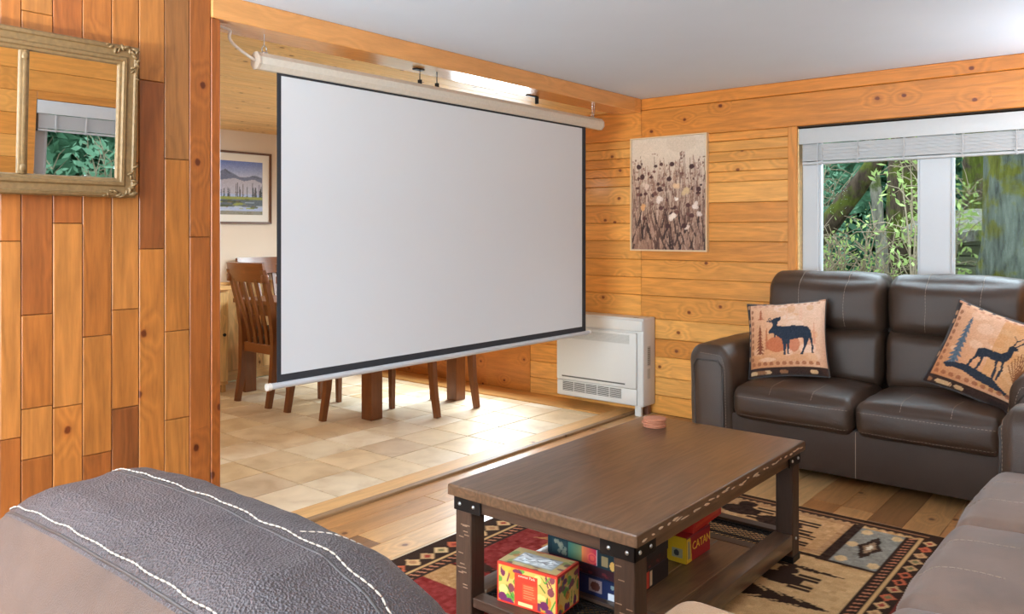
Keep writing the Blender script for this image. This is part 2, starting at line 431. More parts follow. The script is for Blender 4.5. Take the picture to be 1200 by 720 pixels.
M['crease'] = plain('dark_leather_piping', L(52, 42, 37), 0.5)
M['paint'] = attr_mat('printed_canvas', 0.75, 0.15, 500)
M['print'] = attr_mat('printed_card', 0.4, 0, 1, 0.1)
M['cloth'] = attr_mat('printed_cloth', 0.8, 0.2, 900, 0, 0.2, 0.15)
M['rug'] = attr_mat('woven_rug', 0.95, 0.7, 260, 0, 0.1, 0.0)
M['pane'] = glass_pane('window_glass')
M['grout'] = plain('grout', L(124, 97, 70), 0.9)
M['subfloor'] = plain('subfloor', L(70, 52, 38), 0.9)
M['cork'] = plain('terracotta_cork', L(176, 112, 82), 0.8, bump=0.3, bscale=300, var=0.12)
M['screen_black'] = plain('black_masking', L(44, 45, 50), 0.8)
M['housing'] = plain('cream_enamel', L(208, 199, 184), 0.4)
M['cushion'] = plain('woven_seat', L(88, 72, 56), 0.9, bump=0.4, bscale=200, var=0.3)

t = NT('projection_fabric'); tr = t.node('ShaderNodeBsdfTranslucent'); tr.inputs[0].default_value = L(225, 226, 228)
df = t.node('ShaderNodeBsdfDiffuse'); df.inputs[0].default_value = L(226, 228, 231)
mx = t.node('ShaderNodeMixShader'); mx.inputs[0].default_value = 0.16
t.l.new(df.outputs[0], mx.inputs[1]); t.l.new(tr.outputs[0], mx.inputs[2]); t.l.new(mx.outputs[0], t.out.inputs[0]); M['fabric'] = t.m

t = NT('stone_tile'); tc = t.node('ShaderNodeTexCoord').outputs['Object']; oi = t.node('ShaderNodeObjectInfo')
ofs = t.node('ShaderNodeVectorMath', operation='SCALE'); ofs.inputs[0].default_value = (31, 17, 5); t.l.new(oi.outputs['Random'], ofs.inputs['Scale'])
ad = t.node('ShaderNodeVectorMath', operation='ADD'); t.l.new(tc, ad.inputs[0]); t.l.new(ofs.outputs[0], ad.inputs[1])
n1 = t.noise(ad.outputs[0], 5, 4, 0.5, 0.6); n2 = t.noise(ad.outputs[0], 40, 3)
cc = t.ramp(n1, [(0.28, (0.80, 0.72, 0.62, 1)), (0.5, (0.98, 0.96, 0.93, 1)), (0.75, (1.12, 1.12, 1.12, 1))])
cl = t.mix(1.0, oi.outputs['Color'], cc, 'MULTIPLY')
t.bsdf(cl, t.math('ADD', 0.30, t.math('MULTIPLY', n2, 0.2)), 0, t.bump(n1, 0.08, 0.004), 0.5); M['tile'] = t.m

# ------------------------------------------------------------------ room shell
XL, XB, XD, XR = -3.0, -2.99, -6.36, 0.55          # plank wall face, beam face, dining wall, right wall
YW, YF = 5.085, -2.8                                # window wall face, wall behind the camera
ZC, ZD = 2.266, 2.19                                # ceilings
rnd = random.Random(11)
def jit(c, a=0.08, r=rnd):
    k = 1+r.uniform(-a, a); h = r.uniform(-a, a)*0.35
    return (c[0]*k, c[1]*k*(1+h), c[2]*k*(1+2*h), 1)

# --- floor of the living room: laminate boards
fl = struct(obj('floor', box((XL, YF, -0.15), (XR, YW+0.2, -0.014)), M['subfloor']))
cols_f = [L(198, 148, 94), L(176, 124, 74), L(210, 166, 112), L(146, 102, 62), L(188, 136, 84), L(134, 92, 56)]
pw = 0.148; nx = int((XR-XL)/pw)+1
for i in range(nx):
    x0 = XL+0.002+i*pw; x1 = min(x0+pw-0.0016, XR)
    if x1-x0 < 0.02: continue
    y = 0.2-rnd.uniform(0, 1.2)
    while y < YW-0.01:
        y0, y1 = max(y, -0.6), min(y+1.21, YW-0.001); y += 1.2115
        if y1-y0 < 0.03: continue
        obj('floorboard', box((x0, y0, -0.014), (x1, y1-0.0016, 0.0), 0.0012), M['laminate'], fl, color=jit(rnd.choice(cols_f), 0.06))
# --- dining floor: stone tiles
fd = struct(obj('floor_dining', box((XD, 0.9, -0.15), (-3.0, YW+0.2, -0.006)), M['grout']))
TS = 0.3165; bm = box((0.0036, 0.0036, -0.012), (TS-0.0036, TS-0.0036, 0.0), 0.002)
tmesh = None; cols_t = [L(232, 216, 190), L(222, 200, 168), L(238, 224, 202), L(216, 190, 152), L(228, 206, 172), L(214, 192, 164)]
for ix in range(-1, 11):
    for iy in range(0, 13):
        x0 = -3.478-ix*TS; y0 = 0.906+iy*TS
        if x0 < XD-0.2 or y0 > 4.8: continue
        xa, xb = max(x0, XD), min(x0+TS, -3.145); ya, yb = y0, min(y0+TS, 4.80)
        if xb-xa < 0.02 or yb-ya < 0.02: continue
        if xb-xa > TS-1e-4 and yb-ya > TS-1e-4:
            if tmesh is None:
                o = obj('tile', bm, M['tile'], fd); tmesh = o.data
            else: o = obj('tile', tmesh, None, fd)
            o.location = (x0, y0, 0)
        else:
            o = obj('tile', box((0.0036, 0.0036, -0.012), (xb-xa-0.0036, yb-ya-0.0036, 0.0), 0.002), M['tile'], fd); o.location = (xa, ya, 0)
        o.color = jit(rnd.choice(cols_t), 0.05)
th = struct(obj('trim_1', box((-3.145, 1.76, -0.02), (-3.012, YW, 0.010), 0.004), M['pine_y'], color=L(214, 164, 104)))
obj('nosing', box((-3.012, 1.76, -0.02), (-2.972, YW, 0.016), 0.006, 2), M['pine_y'], th, color=L(138, 104, 70))
struct(obj('trim_2', box((XD, 4.80, -0.02), (-3.145, YW, 0.008), 0.003), M['pine_h'], color=L(206, 150, 84)))

# --- plank wall on the left
wl = struct(obj('wall_left', box((XL-0.14, YF, 0), (XL-0.018, 1.718, ZC)), M['subfloor']))
Lo, Md, Dk, Br, Gy, Sd = Lk(212, 144, 76, WK), Lk(206, 134, 68, WK), Lk(168, 104, 58, WK), Lk(190, 118, 62, WK), Lk(174, 124, 78, WK), Lk(196, 124, 64, WK)
Lt = Lk(220, 154, 86, WK)
cols_p = [  # column (y0, y1), joints as pixel rows at its centre, colours from the top board downwards
    ((0.965, 1.029), 12, [283, 515], [Md, Lt, Sd]),
    ((1.029, 1.128), 43, [15, 140, 369, 478, 537], [Lt, Lo, Br, Md, Lt, Sd]),
    ((1.128, 1.226), 80, [262, 476], [Br, Lt, Lo]),
    ((1.226, 1.328), 114, [150, 394, 532], [Md, Md, Lo, Br]),
    ((1.328, 1.428), 147, [190, 363, 478, 560], [Lo, Lt, Lo, Dk, Lo]),
    ((1.428, 1.527), 178, [95, 292], [Lt, Dk, Lo]),
    ((1.527, 1.628), 207, [187, 388, 491], [Gy, Lo, Lt, Lt]),
    ((1.628, 1.718), 235, [278], [Sd, Br])]
for (y0, y1), pxc, js, cl_ in cols_p:
    zs = [ZC]+[px_on(pxc, j, 'x', XL).z for j in js]+[0.0]
    for za, zb, c in zip(zs[:-1], zs[1:], cl_):
        o = obj('plank', box((XL-0.018, y0+0.0012, zb+0.001), (XL+rnd.uniform(-0.0012, 0.0012), y1-0.0012, za-0.001), 0.002), M['plank_v'], wl, color=jit(c, 0.04))
y = 0.965
while y > YF+0.02:
    y0 = max(YF, y-0.1); z = ZC
    while z > 0.01:
        zb = max(0, z-rnd.uniform(0.35, 0.9)); zb = 0 if zb < 0.1 else zb
        obj('plank', box((XL-0.018, y0+0.0012, zb+0.001), (XL, y-0.0012, z-0.001), 0.002), M['plank_v'], wl, color=jit(rnd.choice([Lo, Md, Lt, Br, Lo, Sd]), 0.05)); z = zb
    y = y0
struct(obj('trim_3', box((XL-0.14, 1.719, 0), (XL+0.003, 1.760, 2.165), 0.003), M['plank_v'], color=Lk(196, 118, 58, WK)))
# --- beam
bmx = struct(obj('ceiling_beam', box((-3.19, 1.719, 2.167), (XB, 4.995, ZC), 0.004), M['beam'], color=L(216, 152, 88)))
obj('end_block', box((-3.19, 4.996, 2.167), (XB, YW, ZC), 0.003), M['beam'], bmx, color=L(214, 146, 78))
# --- ceilings
struct(obj('ceiling', box((XL, YF, ZC), (XR, YW+0.2, ZC+0.1)), M['ceiling']))
cd = struct(obj('ceiling_dining', box((XD-0.1, 0.9, ZD+0.02), (-3.19, YW+0.2, ZC+0.1)), M['subfloor']))
x = XD
while x < -3.2:
    x1 = min(x+0.118, -3.191); obj('ceiling_board', box((x+0.001, 0.9, ZD), (x1-0.001, YW, ZD+0.02), 0.002), M['pine_y'], cd, color=jit(L(246, 206, 140), 0.05)); x += 0.118
# --- window wall (far side), log-look pine boards around two windows
W1 = (-1.845, -0.31, 0.86, 1.955)      # living window opening x0,x1,z0,z1
W3 = (-6.05, -4.02, 0.47, 2.15)        # dining window opening
wb_ = bmesh.new(); YB, YO = YW+0.02, YW+0.20
for lo, hi in [((XD-0.1, YB, 0), (W3[0], YO, ZC)), ((W3[1], YB, 0), (W1[0]-0.01, YO, ZC)), ((W1[1]+0.01, YB, 0), (XR+0.15, YO, ZC)),
               ((W3[0], YB, 0), (W3[1], YO, W3[2])), ((W3[0], YB, W3[3]), (W3[1], YO, ZC)),
               ((W1[0]-0.01, YB, 0), (W1[1]+0.01, YO, W1[2])), ((W1[0]-0.01, YB, W1[3]+0.01), (W1[1]+0.01, YO, ZC))]:
    bx(wb_, lo, hi)
wbk = struct(obj('wall_back', wb_, M['subfloor']))
zrows = [ZC, 2.182, 1.972, 1.913, 1.843, 1.773, 1.706, 1.636, 1.498, 1.364, 1.236, 1.10, 0.97, 0.842, 0.677, 0.537, 0.408, 0.262, 0.133, 0.0]
pine = [Lk(228, 170, 98, PK), Lk(222, 160, 86, PK), Lk(232, 178, 108, PK), Lk(218, 152, 78, PK), Lk(226, 166, 92, PK)]
def board(x0, x1, z0, z1, c):
    obj('plank', box((x0, YW+rnd.uniform(-0.0015, 0.0015), z0+0.001), (x1, YW+0.02, z1-0.001), 0.004), M['pine_h'], wbk, color=jit(c, 0.05))
for i, (za, zb) in enumerate(zip(zrows[:-1], zrows[1:])):
    c = Lk(214, 142, 66, PK) if i < 2 else rnd.choice(pine)
    board(W3[1]+0.002, XB-0.001, zb, za, rnd.choice(pine))                                    # between dining window and corner
    if i < 2: board(XB, XR, zb, za, c)
    else:
        board(XB, W1[0]-0.066, zb, za, c)
        if zb < W1[2]-0.05:
            board(W1[0]-0.006, W1[1]+0.006, zb, min(za, W1[2]), rnd.choice(pine))
        board(W1[1]+0.066, XR, zb, za, rnd.choice(pine))
obj('plywood_panel', box((XD, YW, 0.008), (W3[1]-0.002, YW+0.02, W3[2]-0.03), 0.001), M['ply'], wbk, color=Lk(206, 140, 70, PK))
obj('plank', box((XD, YW, W3[3]), (W3[1]-0.002, YW+0.02, ZD), 0.001), M['pine_h'], wbk, color=Lk(226, 166, 92, PK))
obj('plank', box((XD, YW, W3[2]-0.028), (W3[0], YW+0.02, W3[3]), 0.001), M['pine_h'], wbk, color=Lk(226, 166, 92, PK))

def make_window(name, x0, x1, z0, z1, npane, y_in, y_gl, sill=None, jamb=0.10, mull=0.164, mid=True):
    """window in local coordinates: x across, y outwards, z up"""
    r = struct(empty(name))
    bm = bmesh.new(); dp = 0.07
    bx(bm, (x0, y_gl-0.035, z0), (x0+jamb, y_gl+0.04, z1), 0.004); bx(bm, (x1-jamb, y_gl-0.035, z0), (x1, y_gl+0.04, z1), 0.004)
    bx(bm, (x0+jamb, y_gl-0.035, z1-0.06), (x1-jamb, y_gl+0.04, z1), 0.004); bx(bm, (x0+jamb, y_gl-0.035, z0), (x1-jamb, y_gl+0.04, z0+0.07), 0.004)
    obj('window_frame', bm, M['white'], r)
    inner = (x1-x0-2*jamb-(npane-1)*mull)/npane
    for i in range(npane):
        a = x0+jamb+i*(inner+mull)
        pm = obj('pane', box((a-0.004, y_gl, z0+0.066), (a+inner+0.004, y_gl+0.006, z1-0.056)), M['pane'], r)
        bm = bmesh.new(); s = 0.014
        bx(bm, (a, y_gl-0.02, z0+0.07), (a+s, y_gl+0.02, z1-0.06), 0.002); bx(bm, (a+inner-s, y_gl-0.02, z0+0.07), (a+inner, y_gl+0.02, z1-0.06), 0.002)
        bx(bm, (a+s, y_gl-0.02, z0+0.07), (a+inner-s, y_gl+0.02, z0+0.084), 0.002); bx(bm, (a+s, y_gl-0.02, z1-0.074), (a+inner-s, y_gl+0.02, z1-0.06), 0.002)
        obj('sash', bm, M['white'], r)
        if i < npane-1:
            obj('mullion', box((a+inner, y_gl-0.045, z0+0.07), (a+inner+mull, y_gl+0.04, z1-0.06), 0.006, 2), M['white'], r)
    return r
w1 = make_window('window_1', W1[0], W1[1], W1[2], W1[3], 2, YW, YW+0.10)
bm = bmesh.new()
bx(bm, (W1[0]-0.012, YW+0.004, W1[2]), (W1[0]-0.0005, YW+0.19, W1[3]), 0.001); bx(bm, (W1[1]+0.0005, YW+0.004, W1[2]), (W1[1]+0.012, YW+0.19, W1[3]), 0.001)
obj('reveal', bm, M['pine_h'], w1, color=L(236, 200, 140))
for xa in (W1[0]-0.066, W1[1]+0.006):
    obj('casing', box((xa, YW-0.012, 0.70), (xa+0.058, YW+0.02, 1.972), 0.003), M['plank_v'], w1, color=Lk(206, 142, 72, PK))
obj('window_sill', box((W1[0]-0.02, YW-0.03, W1[2]-0.03), (W1[1]+0.02, YW+0.065, W1[2]-0.0005), 0.004), M['pine_h'], w1, color=Lk(226, 170, 100, PK))
w3 = make_window('window_3', W3[0], W3[1], W3[2], W3[3], 2, YW, YW+0.10, jamb=0.07, mull=0.1)
obj('window_sill', box((W3[0]-0.02, YW-0.05, W3[2]-0.028), (W3[1]-0.003, YW+0.065, W3[2]-0.0005), 0.004), M['pine_h'], w3, color=Lk(224, 166, 96, PK))

# --- right wall with a side window (seen in the mirror), an unseen opening added for the side fill, and the wall behind the camera
W2 = (2.31, 3.86, 0.86, 1.90); W4 = (-0.30, 1.0, 0.95, 2.1)
bm = bmesh.new(); XO = XR+0.15
for y0, y1, z0, z1 in [(YF, W4[0], 0, ZC), (W4[1], W2[0], 0, ZC), (W2[1], YW, 0, ZC), (W4[0], W4[1], 0, W4[2]), (W4[0], W4[1], W4[3], ZC),
                       (W2[0], W2[1], 0, W2[2]), (W2[0], W2[1], W2[3], ZC)]:
    bx(bm, (XR+0.02, y0, z0), (XO, y1, z1))
wr = struct(obj('wall_right', bm, M['subfloor']))
z = ZC; k = 0
while z > 0.001:
    zb = max(0, z-0.16)
    segs = [(YF, YW-0.005)]
    for Wn in (W4, W2):
        if zb < Wn[3]-0.01 and z > Wn[2]+0.01:
            segs = [s2 for s in segs for s2 in (((s[0], Wn[0]-0.07), (Wn[1]+0.07, s[1])) if s[0] < Wn[0] < s[1] else (s,))]
    for y0, y1 in segs:
        obj('plank', box((XR, y0, zb+0.001), (XR+0.02, y1, z-0.001), 0.003), M['pine_y'], wr, color=jit(rnd.choice(pine), 0.05))
    z = zb
w2 = make_window('window_2', 0, W2[1]-W2[0], W2[2], W2[3], 2, 0, 0.10); w2.location = (XR, W2[1], 0); w2.rotation_euler = (0, 0, -PI/2)
w4 = make_window('window_4', 0, W4[1]-W4[0], W4[2], W4[3], 1, 0, 0.05); w4.location = (XR, W4[1], 0); w4.rotation_euler = (0, 0, -PI/2)
for wn_, Wn in ((w2, W2), (w4, W4)):
    wd = Wn[1]-Wn[0]; bm = bmesh.new()
    for a, b, zl, zh in ((-0.068, 0.0, Wn[2]-0.07, Wn[3]+0.06), (wd, wd+0.068, Wn[2]-0.07, Wn[3]+0.06)):
        bx(bm, (a, -0.012, zl), (b, 0.15, zh), 0.003)
    bx(bm, (0, -0.012, Wn[3]), (wd, 0.15, Wn[3]+0.06), 0.003); bx(bm, (0, -0.012, Wn[2]-0.07), (wd, 0.15, Wn[2]), 0.003)
    obj('casing', bm, M['pine_h'], wn_, color=Lk(214, 152, 82, PK))
PD = (-2.65, -0.05, 0.05, 2.12)
bm = bmesh.new()
for x0, x1, z0, z1 in [(XL-0.14, PD[0], 0, ZC), (PD[1], XO, 0, ZC), (PD[0], PD[1], 0, PD[2]), (PD[0], PD[1], PD[3], ZC)]:
    bx(bm, (x0, YF-0.15, z0), (x1, YF, z1))
wf = struct(obj('wall_front', bm, M['pine_h'], color=Lk(224, 164, 90, PK)))
w5 = make_window('window_5', 0, PD[1]-PD[0], PD[2], PD[3], 2, 0, 0.05, jamb=0.06, mull=0.08); w5.location = (PD[1], YF, 0); w5.rotation_euler = (0, 0, PI)  # unseen patio window added to let in the fill light
# dining room walls
wfar = struct(obj('wall_far', box((XD-0.12, 0.9, 0), (XD, YW+0.02, ZC)), M['cream']))
struct(obj('wall_dining_side', box((XD, 0.8, 0), (XL-0.14, 0.9, ZC)), M['cream']))
yy = 0.9
while yy < YW-0.01:
    y1 = min(yy+0.12, YW-0.002); obj('wainscot_board', box((XD, yy+0.0008, 0.09), (XD+0.014, y1-0.0008, 0.84), 0.002), M['plank_v'], wfar, color=jit(L(234, 190, 128), 0.04)); yy += 0.12
obj('wainscot_cap', box((XD, 0.9, 0.84), (XD+0.03, YW, 0.865), 0.004), M['pine_y'], wfar, color=L(228, 178, 112))
struct(obj('baseboard_far', box((XD, 0.9, 0.0), (XD+0.02, YW, 0.088), 0.004), M['pine_y'], color=L(228, 184, 124)))

# ================================================================== FURNITURE
def sofa_upper(name, mat, parent, x0, x1, y0, y1, z0, z1, seed, r=0.085, tilt=0.14, crown=(0, 0.05, 0.02), wr=0.006):
    return soft(name, mat, parent, (x0, y0, z0), (x1, y1, z1), r, crown=crown, tilt=tilt, wr=wr, ws=7, seed=seed, m=(10, 6, 8))
def surf_path(s, pts, n=14, off=0.0012):
    """path over the block's surface through cube-surface points"""
    out = []
    for a, b in zip(pts[:-1], pts[1:]):
        for k in range(n):
            t = k/n; out.append(s.map([a[i]+(b[i]-a[i])*t for i in range(3)], off))
    out.append(s.map(pts[-1], off)); return out
def sofa(name, n, sw, mats, seat_z=0.455, arms=(1, 1), thread='stitch_dim', back_h=1.055):
    """sofa facing local -y; front of the seats at y=0, x from 0; returns empty and total width"""
    ma, mb, mseat = mats; r = empty(name); aw = 0.25; x = 0.0; D = 0.88
    W = n*sw+aw*sum(arms); sx0 = aw if arms[0] else 0.0
    base = obj('base', box((0.03, 0.035, 0.055), (W-0.03, D-0.02, 0.30), 0.012, 2), mb, r, smooth=40)
    bm = bmesh.new()
    for i in range(1, n): bx(bm, (sx0+i*sw-0.0015, 0.033, 0.06), (sx0+i*sw+0.0015, 0.037, 0.292))
    if n > 1: obj('seam', bm, M[thread], base)['kind'] = 'stuff'
    for fx in (0.08, W-0.08):
        for fy in (0.08, D-0.1):
            bm = bmesh.new(); cyl(bm, (fx, fy, 0.0), 0.022, 0.06, 12, 'Z', 0.03); obj('foot', bm, M['black'], r, smooth=40)
    for side in (0, 1):
        if not arms[side]: continue
        ax0 = 0.0 if side == 0 else W-aw
        sg = -1 if side == 0 else 1
        def flare(o, q, sg=sg): o.x += sg*0.018*max(0, (o.z+0.3)/0.6); return o
        arm, s = soft('arm', ma, r, (ax0, 0.0, 0.055), (ax0+aw, D-0.06, 0.66), (0.075, 0.05, 0.095), crown=(0.012, 0.012, 0.012), wr=0.003, ws=5, seed=side+n, m=(4, 8, 6), extra=flare)
        # front panel outlined by piping, with a stitch line beside it
        loop = [(-0.72, -1, -0.98), (-0.72, -1, 0.62), (-0.5, -1, 0.74), (0.5, -1, 0.74), (0.72, -1, 0.62), (0.72, -1, -0.98)]
        bm = bmesh.new(); tube(bm, surf_path(s, loop, 6, 0.001), 0.005, 6); obj('piping', bm, M['crease'], arm, smooth=60)
        bm = bmesh.new(); dashes(bm, surf_path(s, [(0.86*(-sg), -1, -0.9), (0.86*(-sg), -1, 0.6), (0.66*(-sg), -1, 0.86), (-0.4*(-sg), -1, 0.90)], 8, 0.001), 0.0013, 0.010, 0.006); obj('seam', bm, M[thread], arm)['kind'] = 'stuff'
    # back shell
    obj('back_frame', box((sx0-0.03 if arms[0] else 0.01, 0.70, 0.25), (sx0+n*sw+(0.03 if arms[1] else -0.01), D, 0.90), 0.04, 3), mb, r, smooth=40)
    for i in range(n):
        x0 = sx0+i*sw
        c, s = soft('seat_cushion', mseat, r, (x0+0.003, -0.02, 0.275), (x0+sw-0.003, 0.60, seat_z), (0.05, 0.06, 0.062), crown=(0.0, 0.014, 0.034), wr=0.006, ws=6, seed=i+3.3, m=(10, 9, 3))
        bm = bmesh.new()
        for fx in (-0.33, 0.36):
            dashes(bm, surf_path(s, [(fx, -0.98, 0.80), (fx, -0.98, 1), (fx, -0.70, 1), (fx+0.05, -0.35, 1)], 8, 0.0008), 0.0014, 0.012, 0.005)
        dashes(bm, surf_path(s, [(-0.96, -1, 0.46), (0.0, -1, 0.46), (0.96, -1, 0.46)], 14, 0.0008), 0.0012, 0.010, 0.006)
        dashes(bm, surf_path(s, [(-0.96, -1, -0.72), (0.0, -1, -0.72), (0.96, -1, -0.72)], 14, 0.0008), 0.0012, 0.010, 0.006)
        obj('seam', bm, M[thread], c)['kind'] = 'stuff'
        lw, sl = soft('back_cushion', ma, r, (x0+0.004, 0.50, 0.43), (x0+sw-0.004, 0.76, 0.765), (0.045, 0.08, 0.08), crown=(0.0, 0.035, 0.0), tilt=0.12, wr=0.006, ws=6, seed=i+9.1, m=(10, 4, 6))
        up, su = soft('head_cushion', ma, r, (x0+0.002-(0.03 if i == 0 and arms[0] else 0), 0.535, 0.715), (x0+sw-0.002+(0.03 if i == n-1 and arms[1] else 0), 0.83, back_h), (0.055, 0.10, 0.10), crown=(0.0, 0.045, 0.012), tilt=0.10, wr=0.008, ws=6, seed=i+5.7, m=(12, 5, 7))
        bm = bmesh.new()
        for fx in (-0.38, 0.40):
            dashes(bm, surf_path(su, [(fx, -1, -0.75), (fx*0.96, -1, 0.0), (fx*1.02, -1, 0.98), (fx, -0.9, 1), (fx, 0.5, 1)], 10, 0.0008), 0.0016, 0.014, 0.004)
        obj('seam', bm, M['stitch_dim'], up)['kind'] = 'stuff'
    return r, W
s1, W1w = sofa('loveseat', 2, 0.645, (M['leather'], M['suede_dark'], M['leather']))
s1.location = (-2.135, 4.17, 0)
tag(s1, 'dark brown leather loveseat under the window with two throw pillows', 'sofa')
s2, W2w = sofa('sofa', 3, 0.655, (M['leather'], M['suede_dark'], M['suede']), arms=(1, 0), thread='stitch_dim')
s2.location = (-0.49, 3.56, 0); s2.rotation_euler = (0, 0, -PI/2)
tag(s2, 'taupe brown suede sofa beside the patterned rug, with no pillows on it', 'sofa')

# --- armchair in the foreground, seen from behind, one arm
ac = empty('armchair', (-1.0, 0.9, 0)); tag(ac, 'brown pebbled leather chair with thick white stitching over its back', 'armchair')
def ac_part(o): o.matrix_parent_inverse = Matrix.Translation((1.0, -0.9, 0)); return o
def extra_fg(o, q):
    o.z += -0.035*max(0, q[1])**2; o.z -= 0.05*max(0, q[0]-0.55)/0.45
    return o
bk, sb = soft('back_cushion', M['leather_fg'], ac, (-1.435, 0.375, 0.36), (-0.585, 0.765, 0.895), (0.115, 0.125, 0.13), crown=(0.02, 0.03, 0.03), wr=0.0055, ws=9, seed=2.2, m=(34, 16, 12), extra=extra_fg, lines={1: [(0.4365-0.57)/0.195]})
ac_part(bk)
def q_y(y): return (y-0.57)/0.195
for yy in (0.60, 0.445):
    bm = bmesh.new(); f = q_y(yy)
    pth = surf_path(sb, [(-0.995, f, 0.55), (-1, f, 0.90), (-0.99, f, 1), (-0.75, f, 1), (0.0, f, 1), (0.75, f, 1), (0.99, f, 1), (1, f, 0.9)], 24, 0.0016)
    pth = [Vector(p)+Vector((0, 0.0016*math.sin(i*0.9), 0)) for i, p in enumerate(pth)]
    dashes(bm, pth, 0.0015, 0.0105, 0.0018)
    obj('seam', bm, M['stitch'], bk, smooth=180)['kind'] = 'stuff'
    bm = bmesh.new(); f2 = q_y(yy-0.012)
    tube(bm, surf_path(sb, [(-1, f2, 0.7), (-0.99, f2, 1), (0.0, f2, 1), (0.99, f2, 1)], 24, -0.0012), 0.0026, 6)
    obj('welt', bm, M['crease'], bk, smooth=180)
bm = bmesh.new(); dashes(bm, surf_path(sb, [(0.36, 0.22, 1), (0.45, 0.42, 1), (0.50, 0.68, 1), (0.52, 0.9, 1)], 10, 0.001), 0.0010, 0.008, 0.003); obj('seam', bm, M['stitch'], bk)['kind'] = 'stuff'
bk.data.materials.append(M['suede_tan'])
for p in bk.data.polygons:
    if p.center.y < 0.4365: p.material_index = 1
ob_, so_ = soft('outer_back', M['suede_tan'], ac, (-1.43, 0.345, 0.07), (-0.59, 0.46, 0.74), (0.05, 0.06, 0.09), crown=(0.0, 0.02, 0.0), wr=0.008, ws=7, seed=4.4, m=(16, 4, 14)); ac_part(ob_)
bs_ = obj('base', box((-1.42, 0.42, 0.06), (-0.60, 1.24, 0.30), 0.015, 2), M['suede'], ac, smooth=40); ac_part(bs_)
st_, _ = soft('seat_cushion', M['suede_tan'], ac, (-1.40, 0.62, 0.27), (-0.73, 1.33, 0.445), 0.06, crown=(0, 0.015, 0.03), wr=0.005, ws=6, seed=7.7); ac_part(st_)
am_, _ = soft('arm', M['suede_arm'], ac, (-0.725, 0.55, 0.06), (-0.505, 1.366, 0.628), (0.06, 0.04, 0.05), crown=(0.005, 0.01, 0.01), wr=0.004, ws=6, seed=8.8); ac_part(am_)
for fx in (-1.36, -0.66):
    for fy in (0.47, 1.16):
        bm = bmesh.new(); cyl(bm, (fx, fy, 0), 0.022, 0.065, 12, 'Z', 0.03); ac_part(obj('foot', bm, M['black'], ac, smooth=40))

# --- throw pillows
def pillow(name, pic, w, h, th, label, group=None):
    n = pic.w; me_v = []; cols = []; faces = []
    a = np.linspace(-1, 1, n)
    def prof(u, v): return th*((1-abs(u)**3.2)*(1-abs(v)**3.2))**0.55
    idx = {}
    for side in (1, -1):
        for j, v in enumerate(a):
            for i, u in enumerate(a):
                edge = i in (0, n-1) or j in (0, n-1)
                if edge and side == -1: idx[(side, i, j)] = idx[(1, i, j)]; continue
                pin = 1-0.07*(1-u*u)*(abs(v)**2); pin2 = 1-0.07*(1-v*v)*(abs(u)**2)
                wob = 0.004*mnoise.noise(Vector((u*2.5, v*2.5, side*3.0+w)))
                idx[(side, i, j)] = len(me_v)
                me_v.append((u*w/2*pin2, -side*(prof(u, v)+(0 if edge else wob)), v*h/2*pin))
                cols.append(pic.a[n-1-j, i] if side == 1 else (70, 46, 32))
        for j in range(n-1):
            for i in range(n-1):
                q = [idx[(side, i, j)], idx[(side, i+1, j)], idx[(side, i+1, j+1)], idx[(side, i, j+1)]]
                faces.append(q if side == 1 else q[::-1])
    me = bpy.data.meshes.new('cover'); me.from_pydata(me_v, [], faces); me.update(); set_cols(me, np.array(cols))
    r = empty(name); obj('cover', me, M['cloth'], r, smooth=180)
    bm = bmesh.new(); ring = [(1, i, 0) for i in range(n)]+[(1, n-1, j) for j in range(1, n)]+[(1, i, n-1) for i in range(n-2, -1, -1)]+[(1, 0, j) for j in range(n-2, -1, -1)]
    tube(bm, [me_v[idx[k]] for k in ring], 0.004, 6, False); obj('piping', bm, M['crease'], r, smooth=180)
    return tag(r, label, 'pillow', group)
def pillow_base(seed):
    p = Pic(110, 110, (222, 160, 108)); rn = random.Random(seed)
    p.a = p.a*(1-p.Y[..., None]*0)
    g = np.clip((p.X*0.6+(1-p.Y)*0.6), 0, 1)[..., None]
    p.a = np.array((190, 116, 66))*(1-g)+np.array((226, 188, 162))*g
    for _ in range(26): p.ell(rn.uniform(.15, .9), rn.uniform(.1, .8), rn.uniform(.04, .12), rn.uniform(.02, .07), rn.choice([(232, 196, 170), (214, 150, 100), (240, 214, 196), (205, 140, 90)]), 0.35)
    return p
def pillow_border(p, seed):
    rn = random.Random(seed)
    for i in range(11): p.ell(0.10+i*0.08, 0.845, 0.026, 0.026, (150, 84, 54), 0.75)
    for i in range(11): p.ell(0.12+i*0.08, 0.055, 0.022, 0.018, (178, 118, 88), 0.6)
    for i in range(9): p.ell(0.085, 0.14+i*0.08, 0.02, 0.026, (120, 66, 42), 0.6)
    p.rect(0, 0.895, 1, 0.91, (52, 30, 24)); p.rect(0, 0.91, 1, 1, (60, 38, 30))
    for i in range(10): p.ell(rn.uniform(0.03, 0.97), 0.955, 0.05, 0.026, rn.choice([(212, 168, 122), (44, 28, 24), (150, 100, 66)]))
    p.rect(0, 0, 0.05, 1, (48, 30, 26))
    for i in range(9): p.ell(0.025, 0.06+i*0.1, 0.02, 0.03, rn.choice([(180, 128, 90), (40, 24, 22)]))
    p.rect(0, 0, 1, 0.03, (70, 44, 36))
    for i in range(8): p.ell(0.05+i*0.13, 0.015, 0.05, 0.02, rn.choice([(216, 170, 132), (40, 24, 22), (186, 132, 100)]))
